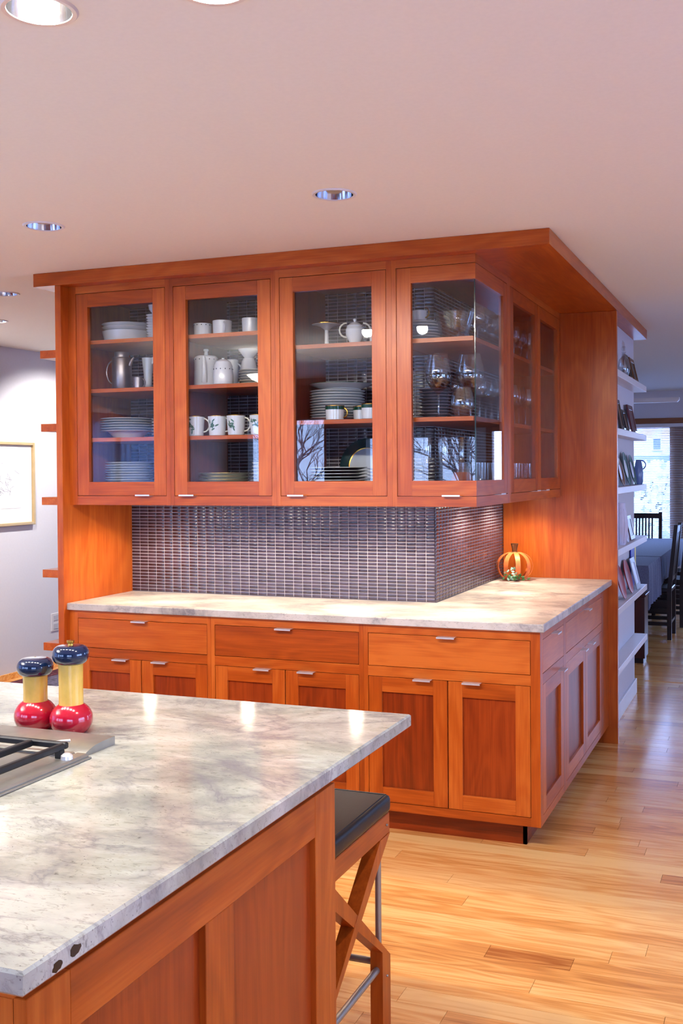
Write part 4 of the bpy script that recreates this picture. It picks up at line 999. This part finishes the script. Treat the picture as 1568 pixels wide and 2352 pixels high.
for nm, mt, n in (('sage_leaf', SAGE, 16), ('green_leaf', DGREEN, 22)):
    for k in range(n):
        u, v = (rg.gauss(.012, .02), rg.gauss(-.095, .012)) if nm == 'sage_leaf' else (rg.gauss(.02, .045), rg.gauss(-.09, .016)); zz = rg.uniform(.004, .075 if nm == 'sage_leaf' else .04)
        c = Vector((L0[0]+u, L0[1]+v, H+max(zz, .014))); d = Vector((rg.uniform(-1, 1), rg.uniform(-.6, .3), rg.uniform(-.1, 1))).normalized()*.011; s_ = d.cross(Vector((rg.uniform(-.3, .3), -1, .3))).normalized()*.007
        m = MB(); m.add([c-d, c+s_*.8-d*.2, c+s_*.6+d*.5, c+d, c-s_*.6+d*.5, c-s_*.8-d*.2, c+Vector((0, -.002, .001))], [(6, i, (i+1) % 6) for i in range(6)], mt); m.build(nm, e, normals=False)
# ---- right-hand ledges
def lean(name, y, w, h, z, mat, label, cat, tilt=11, th=.012, inner=None, x=.012, stand=False):
    T = Matrix.Translation((x, y, z+.0025)) @ Matrix.Rotation(radians(-tilt), 4, 'Y')
    e = empty(name, (x, y, z), label, cat)
    m = MB(); fw_ = min(w, h)*.17
    for a in ((-w/2, -w/2+fw_, 0, h), (w/2-fw_, w/2, 0, h), (-w/2+fw_, w/2-fw_, 0, fw_), (-w/2+fw_, w/2-fw_, h-fw_, h)): m.box(0, th, a[0], a[1], a[2], a[3], mat, .0015)
    m.xform(T).build('frame', e)
    m = MB(); m.box(.001, th*.6, -w/2+fw_, w/2-fw_, fw_, h-fw_, inner or mat); m.xform(T).build('picture', e)
    if stand:
        m = MB(); m.box(.0, .031, y-w*.25, y+w*.25, z+.0002, z+.0022, ACRYL); m.box(.029, .033, y-w*.25, y+w*.25, z+.0002, z+.014, ACRYL); m.build('easel', e)
    return e
def lean_plate(name, y, r, z, mat, label, tilt=12, centre=None, x=.018, rim=.009):
    e = empty(name, (x, y, z), label, 'plate')
    T = Matrix.Translation((x, y, z+.002)) @ Matrix.Rotation(radians(-tilt), 4, 'Y') @ Matrix.Translation((0, 0, r)) @ Matrix.Rotation(radians(90), 4, 'Y')
    MB().lathe([(0, -.004), (r*.7, -.003), (r, rim*.6), (r*.995, rim), (r*.7, .002), (0, .001)], mat, 40).xform(T).build('dish', e)
    if centre: MB().lathe([(0, .0012), (r*.55, .0018), (r*.55, .0030), (0, .0026)], centre, 36).xform(T).build('centre', e)
    return e
L0 = (.005, 2.43, LED_R[0]); e = empty('glass_bottle', L0, 'round clear glass bottle with bird shaped stopper on the highest white ledge', 'bottle')
m = MB(); m.lathe([(0, .001), (.022, .001), (.026, .006), (.036, .04), (.0375, .07), (.030, .11), (.012, .13), (.011, .15), (.015, .155), (.010, .155), (.009, .132), (.028, .11), (.035, .07), (.034, .04), (.022, .008), (0, .006)], CRYSTAL, 32, L0); m.build('body', e)
m = MB(); m.sphere((.005, 2.425, LED_R[0]+.175), .016, CRYSTAL, 14); m.tube([(.005, 2.425, LED_R[0]+.185), (.006, 2.40, LED_R[0]+.205), (.006, 2.375, LED_R[0]+.218)], [.010, .008, .002], CRYSTAL, 10); m.tube([(.005, 2.435, LED_R[0]+.175), (.005, 2.47, LED_R[0]+.186)], [.008, .002], CRYSTAL, 8); m.build('stopper', e)
lean('picture_frame', 2.69, .13, .165, LED_R[0], DKFRAME, 'dark frame leaning behind the bottle on the highest white ledge', 'frame', tilt=13)
lean('picture_frame', 2.93, .22, .165, LED_R[0], BRONZE, 'bronze brown frame at the far end of the highest white ledge', 'frame', tilt=13, inner=DKFRAME)
lean('picture_frame', 2.27, .15, .185, LED_R[1], DKFRAME, 'tall dark frame nearest the end panel, second white ledge', 'frame', inner=BRONZE, stand=True)
lean('picture_frame', 2.50, .14, .135, LED_R[1], DKFRAME, 'short dark frame in the middle of the second white ledge', 'frame', inner=BRONZE, stand=True, tilt=14)
lean('picture_frame', 2.82, .24, .18, LED_R[1], PLUM, 'plum red frame at the far end of the second white ledge', 'frame', inner=PLUM, stand=True)
lean_plate('wall_plate', 2.28, .085, LED_R[2], BRONZE, 'bronze rimmed plate nearest the end panel, third white ledge', centre=LAV)
lean_plate('wall_plate', 2.56, .105, LED_R[2], GRNPL, 'dark grey-green round plate standing in the middle of third ledge', centre=BRONZE)
lean_plate('wall_plate', 2.84, .098, LED_R[2], GRNPL, 'grey-green plate with a pale centre at the far end of third ledge', centre=LAV)
L0 = (.012, 3.08, LED_R[2]); e = empty('jug', L0, 'slim blue-grey jug with curved handle at the tip of third ledge', 'jug')
BLUG = plain('blue_grey_glaze', lin(92, 116, 168), .2, coat=.4)
m = MB(); m.lathe([(0, .0003), (.024, .0003), (.03, .02), (.032, .08), (.022, .14), (.016, .165), (.0145, .165), (.02, .14), (.029, .08), (0, .02)], BLUG, 28, L0); m.build('body', e)
m = handle(MB(), .018, .10, .160, .03, .2, BLUG, .004); m.xform(Matrix.Translation(L0)); m.build('handle', e)
L0 = (.008, 2.25, LED_R[3]); e = empty('leaf_vase', L0, 'tall folded white ceramic vase nearest the panel, fourth white ledge', 'vase')
m = MB(); m.lathe([(0, .0004), (.026, .0004), (.030, .01), (.040, .12), (.034, .19), (.026, .222), (.028, .25), (.026, .25), (.023, .222), (.03, .19), (.036, .12), (0, .02)], LAV, 30, L0); m.build('body', e)
m = MB()
for k in range(8): m.tube([(L0[0]+.031*cos(k*pi/4), L0[1]+.031*sin(k*pi/4), L0[2]+.012), (L0[0]+.041*cos(k*pi/4), L0[1]+.041*sin(k*pi/4), L0[2]+.12), (L0[0]+.028*cos(k*pi/4), L0[1]+.028*sin(k*pi/4), L0[2]+.215)], .0035, LAV, 6)
o = m.build('folds', e); o['kind'] = 'stuff'
lean_plate('wall_plate', 2.46, .075, LED_R[3], LAV, 'small lavender-white plate beside the tall vase, fourth ledge', tilt=14)
lean('picture_frame', 2.74, .20, .155, LED_R[3], PLUM, 'mauve framed picture with a dark brush stroke, fourth white ledge', 'frame', inner=GREYF, tilt=12, th=.008)
lean_plate('wall_plate', 2.30, .105, LED_R[4], REDG, 'glossy red plate nearest the end panel, fifth white ledge', tilt=14, x=.022)
lean_plate('wall_plate', 2.62, .108, LED_R[4], REDG, 'glossy red plate second along the fifth white ledge', tilt=14, x=.022)
lean('picture_frame', 2.90, .20, .205, LED_R[4], GREYF, 'flat grey frame leaning in front of the blue panel, fifth ledge', 'frame', inner=LAV, tilt=14, th=.008, x=.030)
L0 = (-.012, 3.06, LED_R[4]); e = empty('painted_panel', L0, 'cobalt blue painted panel with yellow edge and red mark, fifth ledge', 'panel')
m = MB(); m.box(-.030, -.022, 2.95, 3.13, LED_R[4]+.0004, LED_R[4]+.285, PAINTB, .002); m.build('board', e)
m = MB(); m.box(-.030, -.020, 3.131, 3.19, LED_R[4]+.0004, LED_R[4]+.285, PAINTY, .002); m.build('yellow_edge', e)
m = MB(); m.lathe([(0, 0), (.022, 0), (.02, .003), (0, .004)], REDG, 16).xform(Matrix.Translation((-.0218, 3.05, LED_R[4]+.15)) @ Matrix.Rotation(pi/2, 4, 'Y')); m.build('red_mark', e)
L0 = (-2.352, .16, 1.412); e = empty('bud_vase', L0, 'small beige bird shaped vase peeking past the left end panel', 'vase')
BEIGE = plain('beige_clay', lin(214, 196, 176), .6)
m = MB(); m.lathe([(0, .0003), (.02, .0003), (.042, .03), (.046, .055), (.036, .085), (.018, .11), (.014, .125), (0, .127)], BEIGE, 28, L0); m.build('body', e)
m = MB(); m.tube([(-2.362, .155, 1.532), (-2.385, .15, 1.538), (-2.40, .148, 1.536)], [.007, .005, .001], BRONZED, 8); m.build('beak', e)

# ================================================================== LEFT ROOM
L0 = (LX+.001, 1.95, 1.139); e = empty('framed_drawing', L0, 'pale ink drawing in a thin gold frame on the left wall', 'picture')
y0, y1, z0, z1, w = 1.40, 2.487, 1.139, 1.763, .022
m = MB()
for a in ((y0, y0+w, z0, z1), (y1-w, y1, z0, z1), (y0+w, y1-w, z0, z0+w), (y0+w, y1-w, z1-w, z1)): m.box(LX+.001, LX+.03, *a, plain('pale_gold_frame', lin(206, 178, 128), .35, .3) if a[0] == y0 and a[1] == y0+w else bpy.data.materials['pale_gold_frame'], .003)
m.build('frame', e)
PAPER = plain('white_mat_board', lin(236, 235, 238), .8, var=.005)
m = MB(); m.box(LX+.002, LX+.010, y0+w, y1-w, z0+w, z1-w, PAPER); m.build('mat_board', e)
m = MB(); m.box(LX+.0102, LX+.0115, y0+.16, y1-.15, z0+.13, z1-.13, plain('drawing_paper', lin(226, 226, 234), .8, var=.01)); m.build('paper', e)
m = MB(); rg = random.Random(8); INK = plain('grey_ink', lin(150, 150, 168), .8, var=.3)
for k in range(46):
    y, z = 2.10+rg.gauss(0, .09), 1.45+rg.gauss(0, .06); a = rg.gauss(-.5, .6); l = rg.uniform(.02, .07)
    m.box(LX+.0116, LX+.0119, y-l/2, y+l/2, z-.0016, z+.0016, INK); 
    n8 = len(m.v); 
    for q in range(n8-8, n8):
        p = m.v[q]; dy, dz = p[1]-y, p[2]-z; m.v[q] = (p[0], y+dy*cos(a)-dz*sin(a), z+dy*sin(a)+dz*cos(a))
o = m.build('ink_strokes', e); o['kind'] = 'stuff'
L0 = (LX+.0005, 2.74, .36); e = empty('wall_outlet', L0, 'white duplex outlet low on the left wall beside the end panel', 'outlet')
m = MB(); m.box(LX+.0005, LX+.007, 2.685, 2.80, .285, .425, WHITE, .002); m.build('cover_plate', e)
for z in (.322, .388):
    m = MB(); m.box(LX+.0071, LX+.010, 2.71, 2.775, z-.022, z+.022, plain('outlet_face', lin(196, 196, 206), .4), .002); m.build('socket', e)
# patterned rug
L0 = (-3.4, 2.75, .0003); e = empty('patterned_rug', L0, 'dark patterned rug on the floor of the left room, behind the mills', 'rug')
RUGB = plain('rug_ground', lin(92, 84, 104), .95, var=.5, scale=34); RUGC = plain('rug_border', lin(86, 30, 44), .95, var=.5, scale=30)
m = MB(); m.box(-4.30, -2.45, 1.9, 4.4, .0004, .008, RUGB, .003); m.build('field', e)
m = MB()
for a in ((-4.34, -4.2, 1.86, 4.44), (-2.55, -2.41, 1.86, 4.44), (-4.2, -2.55, 1.86, 2.0), (-4.2, -2.55, 4.3, 4.44)): m.box(*a, .0004, .010, RUGC, .003)
m.build('border', e)
# pale blue vertical vanes in the left window (mirrored in the leftmost door)
e = empty('vertical_blind', (LX+.03, -3.5, .5), 'blue-lit vertical blind in the left window, mirrored in the leftmost door', 'blind')
VANE = plain('blue_grey_vane', lin(176, 190, 220), .7)
nt = VANE.node_tree; tl = N(nt, 'ShaderNodeBsdfTranslucent'); tl.inputs[0].default_value = (.75, .85, 1, 1); mxv = N(nt, 'ShaderNodeMixShader'); mxv.inputs[0].default_value = .55
nt.links.new(nt.nodes['Principled BSDF'].outputs[0], mxv.inputs[1]); nt.links.new(tl.outputs[0], mxv.inputs[2]); nt.links.new(mxv.outputs[0], nt.nodes['Material Output'].inputs[0])
m = MB(); m.box(LX+.005, LX+.06, -4.45, -2.55, 2.03, 2.08, WHITE, .003); m.build('headrail', e)
for k in range(21):
    y = -4.38+k*.09; m = MB(); m.box(-.0008, .0008, -.044, .044, .5, 2.03, VANE); m.xform(Matrix.Translation((LX+.033, y, 0)) @ Matrix.Rotation(radians(24), 4, 'Z')); m.build('vane', e)
# uplight pendant (mirrored in the second and third doors)
L0 = (-2.75, -3.05, CEIL); e = empty('pendant_light', L0, 'uplight pendant bowl washing the ceiling, mirrored in the second glass door', 'lamp')
m = MB(); m.lathe([(0, -.0005), (.05, -.0005), (.045, -.02), (0, -.022)], CHROME, 24, L0); m.build('ceiling_rose', e)
m = MB(); m.tube([(L0[0], L0[1], CEIL-.02), (L0[0], L0[1], CEIL-.26)], .008, CHROME, 10); m.build('stem', e)
m = MB(); m.lathe([(0, -.27), (.05, -.268), (.12, -.235), (.16, -.20), (.155, -.198), (.115, -.228), (.05, -.26), (0, -.262)], OPAL, 36, L0); m.build('bowl', e)
spot('uplight_lamp', (L0[0], L0[1], CEIL-.19), UP_W, radians(172), .3, (1, .97, .94), .06, target=(L0[0], L0[1], CEIL))

# ================================================================== DINING ROOM
TX0, TX1 = -2.3, -.10
e = empty('dining_table', (-1.2, 6.35, 0), 'long dining table under grey-blue cloths beyond the end wall', 'table')
m = MB(); m.box(TX0+.02, TX1-.02, 4.66, 8.06, .715, .743, DARKW, .003); m.build('tabletop', e)
for x in (TX0+.12, TX1-.12):
    for y in (4.76, 7.96): m = MB(); m.box(x-.04, x+.04, y-.04, y+.04, 0, .715, DARKW, .004); m.build('leg', e)
def cloth(y0, y1, label, drop):
    m = MB(); x0, x1 = TX0, TX1; z = .7475; n = 40
    per = [(x1, y0+(y1-y0)*k/n) for k in range(n+1)]+[(x1+(x0-x1)*k/n, y1) for k in range(1, n+1)]+[(x0, y1+(y0-y1)*k/n) for k in range(1, n+1)]+[(x0+(x1-x0)*k/n, y0) for k in range(1, n)]
    N_ = len(per); vs = [(a, b, z) for a, b in per]; cx, cy = (x0+x1)/2, (y0+y1)/2
    for lv, (f, ex) in enumerate(((.12, .5), (.6, .9), (1., 1.))):
        for k, (a, b) in enumerate(per):
            wv = (.012*sin(k*.9)+.008*sin(k*2.1))*ex; da, db = (1 if a == x1 else -1 if a == x0 else 0), (1 if b == y1 else -1 if b == y0 else 0)
            corner_ = .5 if (da and db) else 0
            vs.append((a+da*(.006+wv*.7), b+db*(.006+wv*.7), z-drop*f*(1+.2*corner_)))
    fs = [tuple(range(N_))]
    for lv in range(3): fs += [(lv*N_+k, lv*N_+(k+1) % N_, (lv+1)*N_+(k+1) % N_, (lv+1)*N_+k) for k in range(N_)]
    m.add(vs, fs, CLOTH)
    return tag(m.build('tablecloth', off=Vector((cx, cy, z))), label, 'tablecloth')
cloth(4.62, 5.54, 'grey-blue cloth hanging over the near end of the dining table', .33)
cloth(5.60, 8.10, 'grey-blue cloth covering the far part of the dining table', .24)
def chair(loc, rz, label):
    e = empty('dining_chair', (0, 0, 0), label, 'chair', 'dark dining chairs'); w = .44
    m = MB(); m.box(-w/2, w/2, -.21, .21, .425, .462, DARKW, .006); m.build('seat', e)
    for x in (-w/2+.02, w/2-.02):
        l = MB(); l.box(x-.019, x+.019, .17, .208, 0, .425, DARKW, .002); l.build('leg', e)
        l = MB(); l.prism([(-.21, 0), (-.172, 0), (-.172, .44), (-.235, 1.03), (-.268, 1.03), (-.21, .44)], x-.018, x+.018, DARKW, axis='x'); l.build('leg', e)
        for z in (.14, .26, .38 if False else .34):
            l = MB(); l.box(x-.010, x+.010, -.172, .17, z-.016, z+.016, DARKW); l.build('stretcher', e)
    l = MB(); l.box(-w/2+.038, w/2-.038, -.205, -.185, .14, .165, DARKW); l.build('stretcher', e)
    def bar(z0, z1, nm, x0=-w/2+.038, x1=w/2-.038):
        q = lambda z: -.191-(z-.44)*(.0595/.59)
        l = MB(); l.prism([(q(z0)-.011, z0), (q(z0)+.011, z0), (q(z1)+.011, z1), (q(z1)-.011, z1)], x0, x1, DARKW, axis='x'); l.build(nm, e)
    bar(.955, 1.015, 'top_rail'); bar(.52, .56, 'lower_rail')
    for k in range(7): x = -.108+.036*k; bar(.56, .955, 'back_slat', x-.008, x+.008)
    e.location = loc; e.rotation_euler = (0, 0, rz)
    return e
ch = chair((-.22, 5.82, 0), pi/2, 'dark slat-back chair at the right side of the table, nearest one')
copy_thing(ch, (-.18, 6.62, 0), 'dark slat-back chair behind the nearest one at the table', pi/2, 'dark dining chairs')
copy_thing(ch, (-.60, 8.30, 0), 'dark slat-back chair at the far end of the table, before the window', pi, 'dark dining chairs')
copy_thing(ch, (-.15, 7.42, 0), 'dark slat-back chair farthest along the right side of the table', pi/2, 'dark dining chairs')
e = empty('low_cabinet', (-.32, 4.42, 0), 'low dark red wood cabinet past the end of the white wall', 'cabinet')
m = MB(); m.box(-.62, -.098, 4.345, 4.58, .04, .525, REDW, .003); m.build('body', e)
m = MB(); m.box(-.64, -.088, 4.335, 4.59, .525, .545, REDW, .003); m.build('cabinet_top', e)
m = MB(); m.box(-.60, -.11, 4.36, 4.57, 0, .04, DARKW); m.build('plinth', e)
e = empty('bar_pendant', (-.75, 6.5, 2.17), 'white bar shaped ceiling fixture hanging above the dining table', 'lamp')
m = MB(); m.prism([(-1.5, 2.178), (-.03, 2.178), (-.011, 2.199), (-.011, 2.222), (-1.5, 2.222)], 6.46, 6.54, WHITE, axis='y'); m.build('bar', e)
for x in (-1.3, -.75): m = MB(); m.tube([(x, 6.5, 2.222), (x, 6.5, CEIL-.002)], .006, WHITE, 8); m.build('hanger', e)
# blinds on the dining windows
SLAT = plain('white_blind_slat', lin(222, 222, 228), .5, var=.01)
for (a, b), lab in (((-2.28, -.165), 'white horizontal blind over the dining room window, left of the mullion'), ((-.150, 1.48), 'white horizontal blind right of the dark wood mullion')):
    e = empty('window_blind', ((a+b)/2, BY-.06, .6), lab, 'blind')
    m = MB(); m.box(a, b, BY-.075, BY-.035, 2.03, 2.072, SLAT, .003); m.build('headrail', e)
    m = MB(); z = .6
    while z < 2.025:
        m.add([(a, BY-.067, z-.004), (b, BY-.067, z-.004), (b, BY-.043, z+.004), (a, BY-.043, z+.004), (a, BY-.067, z-.002), (b, BY-.067, z-.002), (b, BY-.043, z+.006), (a, BY-.043, z+.006)], [(0, 1, 2, 3), (4, 7, 6, 5), (0, 4, 5, 1), (1, 5, 6, 2), (2, 6, 7, 3), (3, 7, 4, 0)], SLAT); z += .0205
    o = m.build('slats', e); o['kind'] = 'stuff'
    for x in (a+.25, b-.25): m = MB(); m.tube([(x, BY-.055, .58), (x, BY-.055, 2.04)], .0015, SLAT, 5); m.build('cord', e)
    m = MB(); m.box(a, b, BY-.068, BY-.042, .565, .59, SLAT, .003); m.build('bottom_rail', e)
